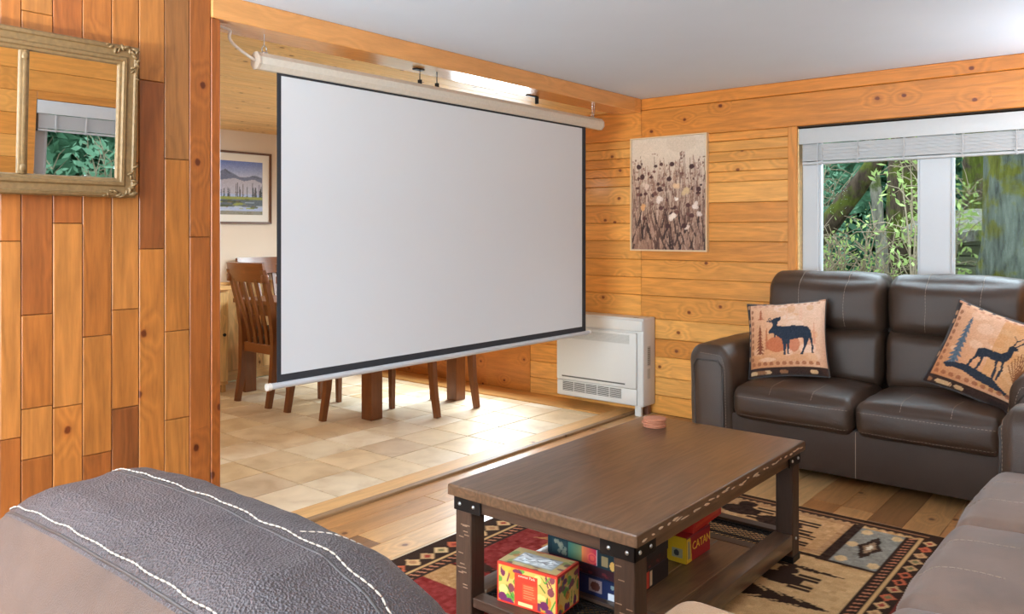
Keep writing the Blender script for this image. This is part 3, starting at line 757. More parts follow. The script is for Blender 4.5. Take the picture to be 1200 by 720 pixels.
def moose(p):
    c = (38, 46, 60)
    p.poly([(.44, .36), (.52, .375), (.62, .365), (.72, .37), (.80, .385), (.84, .43), (.845, .50), (.80, .535), (.70, .53), (.60, .545), (.52, .545), (.46, .52), (.40, .47), (.365, .45), (.33, .46), (.315, .43), (.34, .40), (.37, .36), (.40, .335)], c)
    p.poly([(.37, .35), (.36, .28), (.385, .255), (.42, .245), (.47, .235), (.475, .28), (.44, .30), (.43, .34), (.41, .37)], c)
    p.line(.36, .30, .30, .29, .008, c); p.line(.34, .295, .315, .255, .006, c); p.line(.36, .28, .335, .25, .006, c)
    p.line(.395, .45, .40, .50, .011, c)
    p.poly([(.48, .52), (.545, .54), (.54, .62), (.525, .70), (.53, .735), (.495, .74), (.505, .70), (.50, .62)], c)
    p.poly([(.54, .53), (.585, .54), (.575, .62), (.565, .70), (.57, .73), (.545, .735), (.55, .70), (.55, .6)], c)
    p.poly([(.75, .50), (.83, .50), (.80, .58), (.775, .64), (.745, .70), (.735, .735), (.70, .735), (.72, .70), (.745, .64), (.75, .58)], c)
    p.poly([(.81, .48), (.85, .46), (.855, .56), (.865, .64), (.86, .70), (.865, .72), (.835, .725), (.84, .69), (.845, .64), (.83, .57)], c)
def stag(p):
    c = (40, 44, 54)
    p.poly([(.40, .47), (.46, .44), (.54, .45), (.62, .44), (.655, .40), (.66, .34), (.69, .32), (.74, .335), (.745, .36), (.715, .375), (.71, .44), (.69, .50), (.64, .53), (.58, .535), (.50, .53), (.44, .56), (.40, .55)], c)
    for x0, y0, x1, y1 in ((.43, .53, .385, .62), (.385, .62, .37, .72), (.47, .53, .47, .62), (.47, .62, .455, .70), (.60, .52, .62, .62), (.62, .62, .625, .74), (.66, .51, .675, .61), (.675, .61, .665, .72)): p.line(x0, y0, x1, y1, .014, c, wd2=.008)
    for x0, y0, x1, y1 in ((.69, .325, .70, .26), (.70, .26, .66, .22), (.70, .27, .74, .22), (.72, .325, .77, .25), (.77, .25, .82, .22), (.76, .27, .77, .2)): p.line(x0, y0, x1, y1, .006, c)
    p.poly([(.13, .74), (.24, .70), (.36, .68), (.50, .70), (.64, .73), (.72, .78), (.85, .84), (.80, .85), (.66, .82), (.5, .80), (.36, .76), (.24, .76), (.18, .78)], c)
p1 = pillow_base(1)
p1.fir(.20, .34, .72, .07, (118, 58, 36), .9, 9, 1); p1.fir(.21, .12, .26, .05, (150, 74, 46), .8, 5, 2); p1.fir(.29, .38, .66, .035, (168, 92, 58), .7, 7, 3)
p1.ell(.42, .60, .13, .10, (176, 84, 50), .7); p1.ell(.63, .60, .07, .10, (180, 92, 60), .6); p1.ell(.80, .56, .07, .06, (206, 140, 110), .5)
p1.fir(.55, .10, .3, .03, (226, 178, 150), .7, 5, 4); p1.fir(.72, .08, .3, .04, (224, 172, 146), .6, 6, 5); p1.fir(.88, .34, .6, .03, (206, 140, 112), .6, 6, 6)
moose(p1); pillow_border(p1, 3); p1.noise(5, 1)
p2 = pillow_base(2)
p2.rect(.52, .06, 1, .86, (200, 138, 78), .55)
p2.fir(.22, .16, .74, .09, (74, 92, 108), .9, 10, 7)
for a in np.linspace(-1.1, 1.1, 15): p2.line(.86, .74, .86+0.16*math.sin(a), .70-0.36*math.cos(a), .006, (110, 62, 34), .8)
stag(p2); pillow_border(p2, 4); p2.noise(5, 2)
pl1 = pillow('throw_pillow', p1, 0.45, 0.445, 0.075, 'tan throw pillow printed with a dark moose among fir trees')
pl1.location = (-1.70, 4.50, 0.69); pl1.rotation_euler = (math.radians(-20), math.radians(-7), math.radians(6))
pl2 = pillow('throw_pillow', p2, 0.46, 0.46, 0.075, 'tan throw pillow printed with a stag on a log, leaning in the sofa corner')
pl2.location = (-0.70, 4.50, 0.685); pl2.rotation_euler = (math.radians(-22), math.radians(17), math.radians(-6))

# --- coffee table
TX0, TX1, TY0, TY1, TZ = -1.842, -1.128, 1.895, 3.180, 0.475
RZ = 0.011
ct = empty('coffee_table', ((TX0+TX1)/2, (TY0+TY1)/2, RZ)); tag(ct, 'dark rustic wooden coffee table with riveted black corner straps and a lower shelf', 'coffee table')
cti = Matrix.Translation(Vector((-(TX0+TX1)/2, -(TY0+TY1)/2, -RZ)))
def ctp(name, bm, mat, parent=ct, **k):
    o = obj(name, bm, mat, parent, **k)
    if parent is ct: o.matrix_parent_inverse = cti
    return o
nb = 6; bw = (TX1-TX0)/nb
for i in range(nb):
    b = bmesh.new(); bx(b, (TX0+i*bw, TY0, TZ-0.036), (TX0+(i+1)*bw, TY1, TZ))
    es = [e for e in b.edges if abs(e.verts[0].co.z-TZ) < 1e-5 and abs(e.verts[1].co.z-TZ) < 1e-5 and (abs(e.verts[0].co.y-e.verts[1].co.y) < 1e-5 or (i == 0 and max(e.verts[0].co.x, e.verts[1].co.x) < TX0+1e-4) or (i == nb-1 and min(e.verts[0].co.x, e.verts[1].co.x) > TX1-1e-4))]
    bmesh.ops.bevel(b, geom=es, offset=0.009, segments=3, profile=0.6, affect='EDGES')
    ctp('top_board', b, M['table_wood'], smooth=40)
az0, az1 = TZ-0.081, TZ-0.0365
ins = 0.018; lw = 0.068
ctp('apron', box((TX0+ins+lw, TY0+ins+0.004, az0), (TX1-ins-lw, TY0+ins+0.03, az1), 0.002), M['table_wood_x'])
ctp('apron', box((TX0+ins+lw, TY1-ins-0.03, az0), (TX1-ins-lw, TY1-ins-0.004, az1), 0.002), M['table_wood_x'])
for xa in (TX0+ins+0.004, TX1-ins-0.03):
    ctp('apron', box((xa, TY0+ins+lw, az0), (xa+0.026, TY1-ins-lw, az1), 0.002), M['table_wood'])
def rivet(bm, p, ax):
    prof = [(0.0065, 0), (0.0058, 0.002), (0.0035, 0.0038), (0.0008, 0.0046)]
    b2 = bmesh.new(); lathe(b2, (0, 0, 0), prof, 10)
    rot = {'-y': Matrix.Rotation(PI/2, 4, 'X'), '+y': Matrix.Rotation(-PI/2, 4, 'X'), '+x': Matrix.Rotation(PI/2, 4, 'Y'), '-x': Matrix.Rotation(-PI/2, 4, 'Y')}[ax]
    b2.transform(Matrix.Translation(Vector(p)) @ rot); me = bpy.data.meshes.new('t'); b2.to_mesh(me); b2.free(); bm.from_mesh(me); bpy.data.meshes.remove(me)
for sx in (0, 1):
    for sy in (0, 1):
        x0 = TX0+ins if sx == 0 else TX1-ins-lw; y0 = TY0+ins if sy == 0 else TY1-ins-lw
        b = box((x0, y0, RZ), (x0+lw, y0+lw, TZ-0.0365), 0.003)
        lg = ctp('leg', b, M['table_wood_z'])
        nm = '-x' if sx == 0 else '+x'; ny_ = '-y' if sy == 0 else '+y'
        ex = x0-0.004 if sx == 0 else x0+lw+0.004; ey = y0-0.004 if sy == 0 else y0+lw+0.004
        b = bmesh.new(); ln = 0.112
        ya, yb = (y0-0.004, y0+ln) if sy == 0 else (y0+lw-ln, y0+lw+0.004)
        xa, xb = (x0-0.004, x0+ln) if sx == 0 else (x0+lw-ln, x0+lw+0.004)
        bx(b, (min(ex, ex+(0.004 if sx == 0 else -0.004)), ya, az0-0.004), (max(ex, ex+(0.004 if sx == 0 else -0.004)), yb, az1), 0.001)
        bx(b, (xa, min(ey, ey+(0.004 if sy == 0 else -0.004)), az0-0.004), (xb, max(ey, ey+(0.004 if sy == 0 else -0.004)), az1), 0.001)
        ctp('foot_band', box((x0-0.003, y0-0.003, RZ), (x0+lw+0.003, y0+lw+0.003, RZ+0.025), 0.001), M['black'])
        sp = ctp('corner_strap', b, M['black'], smooth=30)
        zc = (az0+az1)/2-0.004
        def one(p, ax, par):
            b = bmesh.new(); rivet(b, p, ax); obj('rivet', b, M['steel'], par, smooth=60)
        for d in (0.022, 0.082):
            one((ex, (y0+d if sy == 0 else y0+lw-d), zc), nm, sp); one(((x0+d if sx == 0 else x0+lw-d), ey, zc), ny_, sp)
        one((ex+(0.004 if sx == 0 else -0.004), y0+lw/2, 0.10), nm, lg)
        if True:                                          # chisel marks on the legs
            b = bmesh.new(); rn = random.Random(sx*7+sy)
            for k in range(14):
                zz = rn.uniform(0.05, az0-0.02); yq = y0 if sy == 0 else y0+lw
                xx = rn.uniform(x0+0.004, x0+lw-0.024)
                bx(b, (xx, yq-0.0012 if sy == 0 else yq-0.0004, zz), (xx+0.02, yq+0.0004 if sy == 0 else yq+0.0012, zz+0.003), 0.0003)
            obj('chisel_marks', b, M['worn'], lg)['kind'] = 'stuff'
# hammered, worn patches along the top edges; pale colour includes painted glints
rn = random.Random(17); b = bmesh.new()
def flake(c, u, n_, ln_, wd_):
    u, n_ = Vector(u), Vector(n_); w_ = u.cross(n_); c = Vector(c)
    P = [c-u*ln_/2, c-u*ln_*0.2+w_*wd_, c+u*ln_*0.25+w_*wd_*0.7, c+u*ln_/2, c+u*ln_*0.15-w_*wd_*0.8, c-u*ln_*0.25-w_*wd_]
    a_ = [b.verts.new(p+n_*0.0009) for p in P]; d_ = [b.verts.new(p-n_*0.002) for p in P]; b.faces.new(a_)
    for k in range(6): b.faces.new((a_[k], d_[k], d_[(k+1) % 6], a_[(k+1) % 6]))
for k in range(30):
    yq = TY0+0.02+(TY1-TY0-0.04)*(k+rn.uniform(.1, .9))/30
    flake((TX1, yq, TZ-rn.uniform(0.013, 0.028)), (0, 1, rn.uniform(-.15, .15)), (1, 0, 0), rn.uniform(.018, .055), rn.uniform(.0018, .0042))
ctp('worn_glint_edge', b, plain('glinting_wood_chips', L(204, 172, 140), 0.5, var=0.15))['kind'] = 'stuff'
SZ = 0.118                                                # shelf top
for xa, xb in ((TX0+ins, TX0+ins+0.075), (TX1-ins-0.075, TX1-ins)):
    ctp('shelf_rail', box((xa, TY0+ins+lw, SZ-0.055), (xb, TY1-ins-lw, SZ+0.004), 0.004, 2), M['table_wood'], smooth=40)
sx0, sx1 = TX0+ins+0.076, TX1-ins-0.076
for ya, yb in ((TY0+ins, TY0+ins+0.05), (TY0+ins+0.235, TY0+ins+0.285), (TY1-ins-0.285, TY1-ins-0.235), (TY1-ins-0.05, TY1-ins)):
    ctp('shelf_crossbar', box((sx0, ya, SZ-0.03), (sx1, yb, SZ+0.001), 0.002), M['table_wood_x'])
k = 4; ww = (sx1-sx0)/k
for i in range(k):
    ctp('shelf_board', box((sx0+i*ww+0.0008, TY0+ins+0.286, SZ-0.025), (sx0+(i+1)*ww-0.0008, TY1-ins-0.286, SZ), 0.0015), M['table_wood'])
for ya, yb in ((TY0+ins+0.05, TY0+ins+0.235), (TY1-ins-0.235, TY1-ins-0.05)):
    b = bmesh.new(); step = 0.022; zz = SZ-0.012
    bx(b, (sx0, ya, zz-0.004), (sx0+0.008, yb, zz+0.004)); bx(b, (sx1-0.008, ya, zz-0.004), (sx1, yb, zz+0.004))
    bx(b, (sx0, ya, zz-0.004), (sx1, ya+0.008, zz+0.004)); bx(b, (sx0, yb-0.008, zz-0.004), (sx1, yb, zz+0.004))
    u = -(yb-ya)
    while u < (sx1-sx0):
        for sgn in (1, -1):
            p0, p1_ = [], []
            xa = sx0+u; pa = (xa, ya) if sgn == 1 else (xa, yb); pb = (xa+(yb-ya), yb) if sgn == 1 else (xa+(yb-ya), ya)
            t0 = max(0, (sx0-pa[0])/(pb[0]-pa[0])); t1 = min(1, (sx1-pa[0])/(pb[0]-pa[0]))
            if t1-t0 > 0.05:
                A = [pa[j]+(pb[j]-pa[j])*t0 for j in (0, 1)]; B = [pa[j]+(pb[j]-pa[j])*t1 for j in (0, 1)]
                tube(b, [(A[0], A[1], zz), (B[0], B[1], zz)], 0.0016, 4)
        u += step
    ctp('mesh_inset', b, M['black'])

# --- coasters
for i in range(5):
    bm = bmesh.new(); lathe(bm, (0, 0, 0), [(0.0455, 0), (0.0485, 0.0016), (0.0485, 0.0054), (0.0455, 0.007)], 32)
    o = obj('coaster', bm, M['cork'], None, smooth=40)
    o.location = (-1.705+0.003*math.sin(i*2.1), 3.005+0.003*math.cos(i*1.7), TZ+0.0002+i*0.0074); o.rotation_euler = (0, 0, i)
    tag(o, ['bottom round terracotta coaster of the stack, lying on the wooden table', 'second coaster from the bottom of the terracotta stack', 'middle coaster of the five in the terracotta stack', 'coaster just under the topmost one in the terracotta stack', 'topmost round terracotta coaster of the stack'][i], 'coaster', 'coasters stacked on the coffee table')

# --- boxes on the shelf
def face_pic(name, pic, w, h, parent, side, lo, hi):
    e = 0.0006
    if side == '-y': me = pic_mesh(name, pic, (lo[0], lo[1]-e, hi[2]), (hi[0]-lo[0], 0, 0), (0, 0, lo[2]-hi[2]))
    elif side == '+x': me = pic_mesh(name, pic, (hi[0]+e, lo[1], hi[2]), (0, hi[1]-lo[1], 0), (0, 0, lo[2]-hi[2]))
    else: me = pic_mesh(name, pic, (lo[0], hi[1], hi[2]+e), (hi[0]-lo[0], 0, 0), (0, lo[1]-hi[1], 0))
    return obj(name, me, M['print'], parent)
def carton(name, size, col, loc, rz, label, cat, group=None, faces={}, wf=70):
    r = empty(name, loc, (0, 0, rz)); lo, hi = (-size[0]/2, -size[1]/2, 0), (size[0]/2, size[1]/2, size[2])
    obj('box_body', box(lo, hi, 0.0015), plain(name+'_card', col, 0.4, var=0.04), r)
    for sd, pc in faces.items(): face_pic('printed_panel', pc, 0, 0, r, sd, lo, hi)
    return tag(r, label, cat, group)
def produce(w, h, panel, seed):
    p = Pic(w, h, (226, 178, 92)); rn = random.Random(seed); asp = h/w
    for _ in range(34 if panel else 24):
        p.ell(rn.uniform(0, 1), rn.uniform(0.08, 1), rn.uniform(.03, .09)*(1 if panel else 1.6), rn.uniform(.06, .14), rn.choice([(232, 150, 50), (236, 168, 60), (240, 206, 120), (112, 42, 74), (98, 150, 56), (130, 60, 70), (226, 130, 44)]), .95)
    for _ in range(14):
        x, y = rn.uniform(0, 1), rn.uniform(.2, 1); p.line(x, y, x+rn.uniform(-.12, .12), y-rn.uniform(.1, .3), .012, rn.choice([(88, 150, 50), (110, 164, 66), (70, 120, 44), (120, 50, 70)]))
    for _ in range(5): p.ell(rn.uniform(.05, .95), rn.uniform(.8, 1), .07, .11, (112, 40, 84))
    rd = (216, 58, 40)
    if panel:
        p.rect(.30, .17, .68, 1, (218, 62, 42)); p.rect(.43, .40, .66, .80, (230, 96, 50), .55); p.rect(.36, .86, .60, .97, (240, 206, 140))
        for i in range(6): p.rect(.45, .43+i*.06, .45+rn.uniform(.14, .2), .445+i*.06, (240, 160, 110), .8)
        p.rect(.37, .26, .63, .28, (246, 200, 160), .0)
    p.rect(0, 0, 1, .055, rd); p.rect(0, .95, 1, 1, rd); p.rect(0, 0, .03, 1, rd); p.rect(.97, 0, 1, 1, rd)
    return p
top = Pic(70, 50, (206, 176, 118)); rn = random.Random(5)
for _ in range(26): top.ell(rn.uniform(0, 1), rn.uniform(0, 1), rn.uniform(.04, .1), rn.uniform(.05, .12), rn.choice([(196, 140, 70), (130, 150, 84), (214, 190, 140), (110, 70, 70), (190, 120, 60)]), .8)
top.rect(.16, .22, .84, .80, (176, 168, 150)); top.rect(0, 0, 1, .04, (214, 66, 44)); top.rect(0, .95, 1, 1, (214, 66, 44)); top.rect(0.97, 0, 1, 1, (214, 66, 44))
pb = carton('produce_box', (0.222, 0.136, 0.126), L(214, 60, 42), (-1.572, 2.030, SZ+0.0015), math.radians(6), 'red and yellow cardboard box printed with vegetables and fruit under a plastic window', 'box', None, {'-y': produce(100, 58, True, 3), '+x': produce(60, 58, False, 8), '+z': top})
me = text_mesh('summer Pack', 0.0115, basis((0, -0.0688, 0.098), (1, 0, 0), (0, 0, 1))); obj('lettering', me, plain('pale_print', L(250, 214, 180), 0.5), pb)
bm = bmesh.new()                                         # crumpled clear film showing in the top
NX, NY = 14, 9
vv = [[bm.verts.new((-0.072+0.144*i/NX, -0.036+0.072*j/NY, 0.127+0.010*abs(mnoise.noise(Vector((i*0.45, j*0.6, 3.0))))*(1 if 0 < i < NX and 0 < j < NY else 0)+0.0008)) for j in range(NY+1)] for i in range(NX+1)]
for i in range(NX):
    for j in range(NY): bm.faces.new((vv[i][j], vv[i+1][j], vv[i+1][j+1], vv[i][j+1]))
obj('plastic_window', bm, plain('cloudy_film', L(206, 206, 204), 0.18, coat=0.4), pb)

def spine(w, h, bg, fn):
    p = Pic(w, h, bg); fn(p); return p
def teal(p):
    rn = random.Random(2)
    p.rect(.06, .1, .26, .9, (40, 70, 76), .8)
    for _ in range(16): p.ell(rn.uniform(.1, .25), rn.uniform(.2, .8), .02, .12, (150, 150, 130), .7)
    for i in range(30):
        t = i/29; c = np.array((60, 120, 110))*(1-t)+np.array((214, 170, 80))*t if t < .5 else np.array((232, 140, 80))*(2-2*t)+np.array((200, 50, 80))*(2*t-1)
        p.rect(.28+.36*t, .08, .30+.36*t, .92, c)
    for r_ in (.3, .22, .14): p.ell(.60, .6, r_*0.22, r_, (240, 110, 90) if r_ != .22 else (214, 60, 84), .8)
    p.rect(.655, .08, .665, .92, (190, 190, 200)); p.rect(.72, .3, .80, .85, (190, 160, 110), .8); p.ell(.86, .72, .035, .25, (222, 176, 96))
def navy(p):
    p.rect(.56, .15, .72, .8, (150, 130, 130)); p.ell(.64, .5, .06, .24, (90, 50, 40)); p.rect(.80, .62, .93, .96, (226, 226, 230)); p.ell(.86, .3, .025, .12, (130, 150, 150))
    p.rect(.0, .0, 1, .08, (20, 26, 50))
def maroon(p):
    rn = random.Random(4)
    for _ in range(26): p.ell(rn.uniform(.1, .95), rn.uniform(.2, .8), .03, .14, rn.choice([(110, 38, 40), (60, 22, 28), (40, 24, 40)]), .8)
def redside(p):
    p.rect(.02, .05, .55, .95, (206, 60, 40)); p.rect(.10, .15, .40, .8, (110, 50, 40)); p.rect(.56, .1, .62, .9, (220, 190, 150))
stk = [('board_game_box', (0.300, 0.285, 0.062), L(28, 36, 66), spine(90, 24, (30, 38, 74), navy), spine(60, 24, (24, 22, 30), redside), 'navy blue board game box at the bottom of the stack on the table shelf'),
       ('board_game_box', (0.296, 0.280, 0.032), L(58, 28, 32), spine(90, 16, (52, 26, 34), maroon), spine(60, 16, (40, 26, 26), maroon), 'thin dark maroon board game box between the navy and teal boxes'),
       ('board_game_box', (0.300, 0.285, 0.058), L(30, 54, 62), spine(110, 26, (28, 52, 62), teal), spine(60, 24, (34, 30, 32), lambda p: (p.rect(.05, .2, .3, .8, (190, 150, 110)), p.ell(.17, .5, .06, .2, (170, 60, 40)))), 'teal board game box with a sunset picture on its side'),
       ('game_box', (0.250, 0.240, 0.016), L(196, 190, 184), None, None, 'flat pale grey game box on top of the teal game box')]
zz = SZ+0.0015
for nm_, sz, col, pf, ps, lab in stk:
    fc = {}
    if pf is not None: fc['-y'] = pf
    if ps is not None: fc['+x'] = ps
    carton(nm_, sz, col, (-1.492, 2.318, zz), 0, lab, 'game box', 'board games under the coffee table', fc); zz += sz[2]+0.0006
# catan-like red and yellow box
yel = Pic(40, 46, (226, 182, 40)); yel.rect(.28, .45, .80, .82, (170, 164, 130)); yel.ell(.5, .63, .14, .12, (60, 60, 60))
red = Pic(90, 46, (158, 30, 34)); red.poly([(0, 0), (.16, 0), (.22, 1), (0, 1)], (226, 182, 40)); red.poly([(.05, .16), (.13, .18), (.17, .85), (.05, .85)], (150, 140, 110)); red.rect(0, 0, 1, .06, (120, 30, 50))
cb = carton('board_game_box', (0.078, 0.185, 0.092), L(160, 32, 36), (-1.376, 2.678, SZ+0.0015), 0, 'red and yellow CATAN board game box standing beside the wire mesh inset', 'game box', 'board games under the coffee table', {'-y': yel, '+x': red})
obj('lettering', text_mesh('CATAN', 0.042, basis((0.0402, 0.022, 0.050), (0, 1, 0), (0, 0, 1))), plain('gold_print', L(232, 186, 60), 0.5), cb)
rp = Pic(60, 10, (206, 50, 38)); rp.rect(.1, .3, .9, .6, (226, 96, 50), .6)
carton('card_game_box', (0.10, 0.26, 0.034), L(198, 46, 36), (-1.395, 2.765, SZ+0.0015+0.0932), math.radians(3), 'flat red game box lying on top of the red and yellow game box', 'game box', 'board games under the coffee table', {'+x': rp})

# --- rug
RX0, RX1, RY0, RY1 = -2.37, -0.735, 1.33, 3.765
nxr, nyr = 236, 350
rg = Pic(nxr, nyr, (196, 160, 116)); Wd, Ht = RX1-RX0, RY1-RY0
def U(x): return (x-RX0)/Wd
def Vv(y): return (RY1-y)/Ht
def rrect(x0, y0, x1, y1, c, al=1.0): rg.rect(U(min(x0, x1)), Vv(max(y0, y1)), U(max(x0, x1)), Vv(min(y0, y1)), c, al)
def rpoly(pts, c, al=1.0): rg.poly([(U(x), Vv(y)) for x, y in pts], c, al)
DKB, TAN, TAN2, RED, GRY, OLV = (54, 34, 23), (198, 154, 102), (178, 130, 82), (132, 44, 38), (138, 132, 120), (120, 104, 70)
rnr = random.Random(21)
rg.noise(7, 5, 2)
def diamonds(x0, x1, y0, y1, along):
    n = int((abs(y1-y0) if along == 'y' else abs(x1-x0))/0.078)
    for i in range(n):
        c1 = rnr.choice([(206, 160, 110), (196, 150, 104), (190, 96, 62), (206, 168, 120)]); c2 = rnr.choice([(120, 110, 70), (150, 60, 44), DKB, (170, 120, 80)])
        if along == 'y': cx, cy = (x0+x1)/2, y0+(i+.5)*(y1-y0)/n; hx, hy = abs(x1-x0)*.42, 0.036
        else: cx, cy = x0+(i+.5)*(x1-x0)/n, (y0+y1)/2; hx, hy = 0.036, abs(y1-y0)*.42
        for k, c in ((1, c1), (.5, c2)): rpoly([(cx-hx*k, cy), (cx, cy+hy*k), (cx+hx*k, cy), (cx, cy-hy*k)], c)
def dashband(x0, x1, y0, y1):
    rrect(x0, y0, x1, y1, DKB); n = int(abs(y1-y0)/0.034)
    for i in range(n):
        yy = y0+(i+.3)*(y1-y0)/n; rpoly([(x0+.008, yy), (x1-.008, yy+.016), (x1-.008, yy+.027), (x0+.008, yy+.011)], (184, 118, 84))
def fir_rug(x, y0, y1, hw, c):
    """tree lying along y, tip at y1"""
    n = 7
    for i in range(n):
        t0 = y0+(y1-y0)*i/n; t1 = y0+(y1-y0)*(i+1.7)/n; w = hw*(1-.8*i/n)
        rpoly([(x-w, t0), (x-w*.3, t0+(t1-t0)*.35), (x, t1), (x+w*.3, t0+(t1-t0)*.35), (x+w, t0), (x, t0+(t1-t0)*.2)], c)
def fir_rug_x(y, x0, x1, hw, c):
    n = 9
    for i in range(n):
        t0 = x0+(x1-x0)*i/n; t1 = x0+(x1-x0)*(i+1.7)/n; w = hw*(1-.8*i/n)
        rpoly([(t0-.03, y-w), (t0+(t1-t0)*.35, y-w*.62), (t1, y), (t0+(t1-t0)*.35, y+w*.62), (t0-.03, y+w), (t0+(t1-t0)*.12, y+w*.5), (t0+(t1-t0)*.12, y-w*.5)], c)
def bear(x, y, s, c):
    rg.ell(U(x), Vv(y), .105*s/Wd, .068*s/Ht, c); rg.ell(U(x+.0*s), Vv(y+.10*s), .05*s/Wd, .045*s/Ht, c)
    for dx in (-.07, -.035, .04, .075): rrect(x+.06*s, y+dx*s-.011*s, x+.16*s, y+dx*s+.011*s, c)
# fields
rrect(RX0, RY0, RX1, RY1, TAN)
rg.noise(9, 8, 3)
rrect(-2.17, 1.45, -1.66, 3.62, RED)                                # red field on the dining side
rg.noise(6, 9, 3)
for cx, cy in ((-1.98, 2.72), (-1.86, 2.30), (-1.95, 3.15), (-1.80, 2.9)):   # leaf motifs
    for a in range(7):
        t_ = a*2*PI/7; rpoly([(cx+.03*math.cos(t_+1.3), cy+.03*math.sin(t_+1.3)), (cx+.12*math.cos(t_), cy+.12*math.sin(t_)), (cx+.03*math.cos(t_-1.3), cy+.03*math.sin(t_-1.3))], rnr.choice([(190, 140, 84), (176, 120, 70)]))
    rg.ell(U(cx), Vv(cy), .05/Wd, .05/Ht, (184, 132, 80))
for cx, cy in ((-1.86, 2.62), (-2.06, 2.95), (-1.76, 2.52)):
    for a in range(6):
        t_ = a*2*PI/6+.4; rpoly([(cx+.02*math.cos(t_+1.3), cy+.02*math.sin(t_+1.3)), (cx+.07*math.cos(t_), cy+.07*math.sin(t_)), (cx+.02*math.cos(t_-1.3), cy+.02*math.sin(t_-1.3))], (40, 28, 26))
fir_rug_x(2.30, -2.25, -1.98, .10, DKB); fir_rug_x(1.9, -2.25, -1.9, .12, DKB); rrect(-2.17, 2.10, -1.95, 2.25, TAN2); rrect(-2.17, 1.45, -1.9, 1.7, TAN2)
# far panels
rrect(-2.17, 3.19, -0.86, 3.70, TAN2, .0)
rrect(-1.64, 3.25, -1.09, 3.69, (176, 132, 90)); rrect(-1.60, 3.29, -1.12, 3.65, (196, 150, 102))
bear(-1.36, 3.50, 1.0, DKB); bear(-1.30, 3.36, 0.8, DKB); bear(-1.56, 3.55, .9, DKB)
rrect(-1.095, 3.20, -1.055, 3.69, DKB); rrect(-1.10, 3.2, -0.86, 3.225, DKB); rrect(-1.66, 3.21, -1.05, 3.235, DKB)
rrect(-1.05, 3.225, -0.875, 3.665, GRY); rg.noise(5, 12, 2)
for k, c in ((1, DKB), (.55, (150, 120, 92)), (.25, (220, 206, 180))):
    rpoly([(-.9625-.05*k, 3.45), (-.9625-.025*k, 3.45+.05*k), (-.9625-.02*k, 3.45+.09*k), (-.9625, 3.45+.14*k), (-.9625+.02*k, 3.45+.09*k), (-.9625+.025*k, 3.45+.05*k), (-.9625+.05*k, 3.45), (-.9625+.025*k, 3.45-.05*k), (-.9625+.02*k, 3.45-.09*k), (-.9625, 3.45-.14*k), (-.9625-.02*k, 3.45-.09*k), (-.9625-.025*k, 3.45-.05*k)], c)
for cx, cy in ((-1.02, 3.27), (-.90, 3.27), (-1.02, 3.62), (-.90, 3.62), (-1.03, 3.45)):
    rg.ell(U(cx), Vv(cy), .022/Wd, .03/Ht, (206, 170, 124))
# near panel: pale field with dark trees and animals
rrect(-1.60, 1.5, -0.82, 3.19, (202, 160, 110)); rg.noise(5, 14, 3)
fir_rug_x(3.08, -1.55, -0.98, .055, DKB); fir_rug_x(2.78, -1.55, -0.95, .13, DKB); fir_rug_x(2.48, -1.55, -0.92, .12, DKB); fir_rug_x(2.05, -1.55, -.95, .13, DKB)
bear(-1.14, 2.95, .8, DKB); bear(-1.1, 2.3, 1.0, DKB)
rrect(-1.64, 1.5, -1.56, 3.2, DKB)
# borders
dashband(-0.875, -0.828, 1.45, 3.67); rrect(-0.828, 1.4, -0.817, 3.70, TAN)
rrect(-0.817, 1.38, -0.748, 3.70, DKB); diamonds(-0.815, -0.750, 1.42, 3.69, 'y'); rrect(-0.748, RY0, RX1, RY1, (120, 48, 38))
dashband(-2.225, -2.175, 1.45, 3.67); rrect(-2.24, 1.4, -2.225, 3.7, TAN)
rrect(-2.345, 1.38, -2.24, 3.70, DKB); diamonds(-2.34, -2.245, 1.42, 3.69, 'y'); rrect(RX0, RY0, -2.345, RY1, DKB)
rrect(RX0, 3.70, RX1, RY1, DKB); rrect(-2.3, 3.722, -0.80, 3.732, (150, 104, 70))
for i in range(38):
    xx = -2.2+i*.036; rpoly([(xx, 3.70), (xx+.018, 3.715), (xx+.036, 3.70), (xx+.018, 3.685)], (70, 46, 36))
rrect(RX0, RY0, RX1, 1.40, DKB); diamonds(-2.3, -0.8, 1.34, 1.40, 'x')
me = pic_mesh('rug', rg, (RX0, RY1, 0.0105), (Wd, 0, 0), (0, -Ht, 0))
rug = empty('area_rug', ((RX0+RX1)/2, (RY0+RY1)/2, 0)); tag(rug, 'lodge style area rug with dark bears, fir trees and diamond borders', 'rug')
o = obj('pile', me, M['rug'], rug); o.matrix_parent_inverse = Matrix.Translation((-(RX0+RX1)/2, -(RY0+RY1)/2, 0))
o = obj('binding', box((RX0-0.004, RY0-0.004, 0.0), (RX1+0.004, RY1+0.004, 0.0102), 0.003), plain('rug_binding', L(44, 32, 28), 0.9), rug); o.matrix_parent_inverse = Matrix.Translation((-(RX0+RX1)/2, -(RY0+RY1)/2, 0))

# ================================================================== PROJECTION SCREEN
XS = -3.08
def sp_(px, py): return px_on(px, py, 'x', XS)
y_l, y_r = sp_(329.3, 200).y, sp_(682, 200).y; z_t, z_b = sp_(330, 89).z, sp_(329, 439.3).z
bl, brr, bt_, bb_ = sp_(324.5, 200).y, sp_(686.2, 200).y, sp_(330, 85.5).z, sp_(329, 448).z
ps = empty('projector_screen', (XS, (bl+brr)/2, bb_-0.04)); tag(ps, 'large white pull-down projection screen with black border hanging from the beam', 'projector screen')
psi = Matrix.Translation((-XS, -(bl+brr)/2, -(bb_-0.04)))
def psp(name, bm, mat, parent=None, **k):
    o = obj(name, bm, mat, parent or ps, **k)
    if parent is None: o.matrix_parent_inverse = psi
    return o
psp('screen_fabric', box((XS-0.0008, y_l, z_b), (XS+0.0008, y_r, z_t)), M['fabric'])
bm = bmesh.new(); e = 0.0012
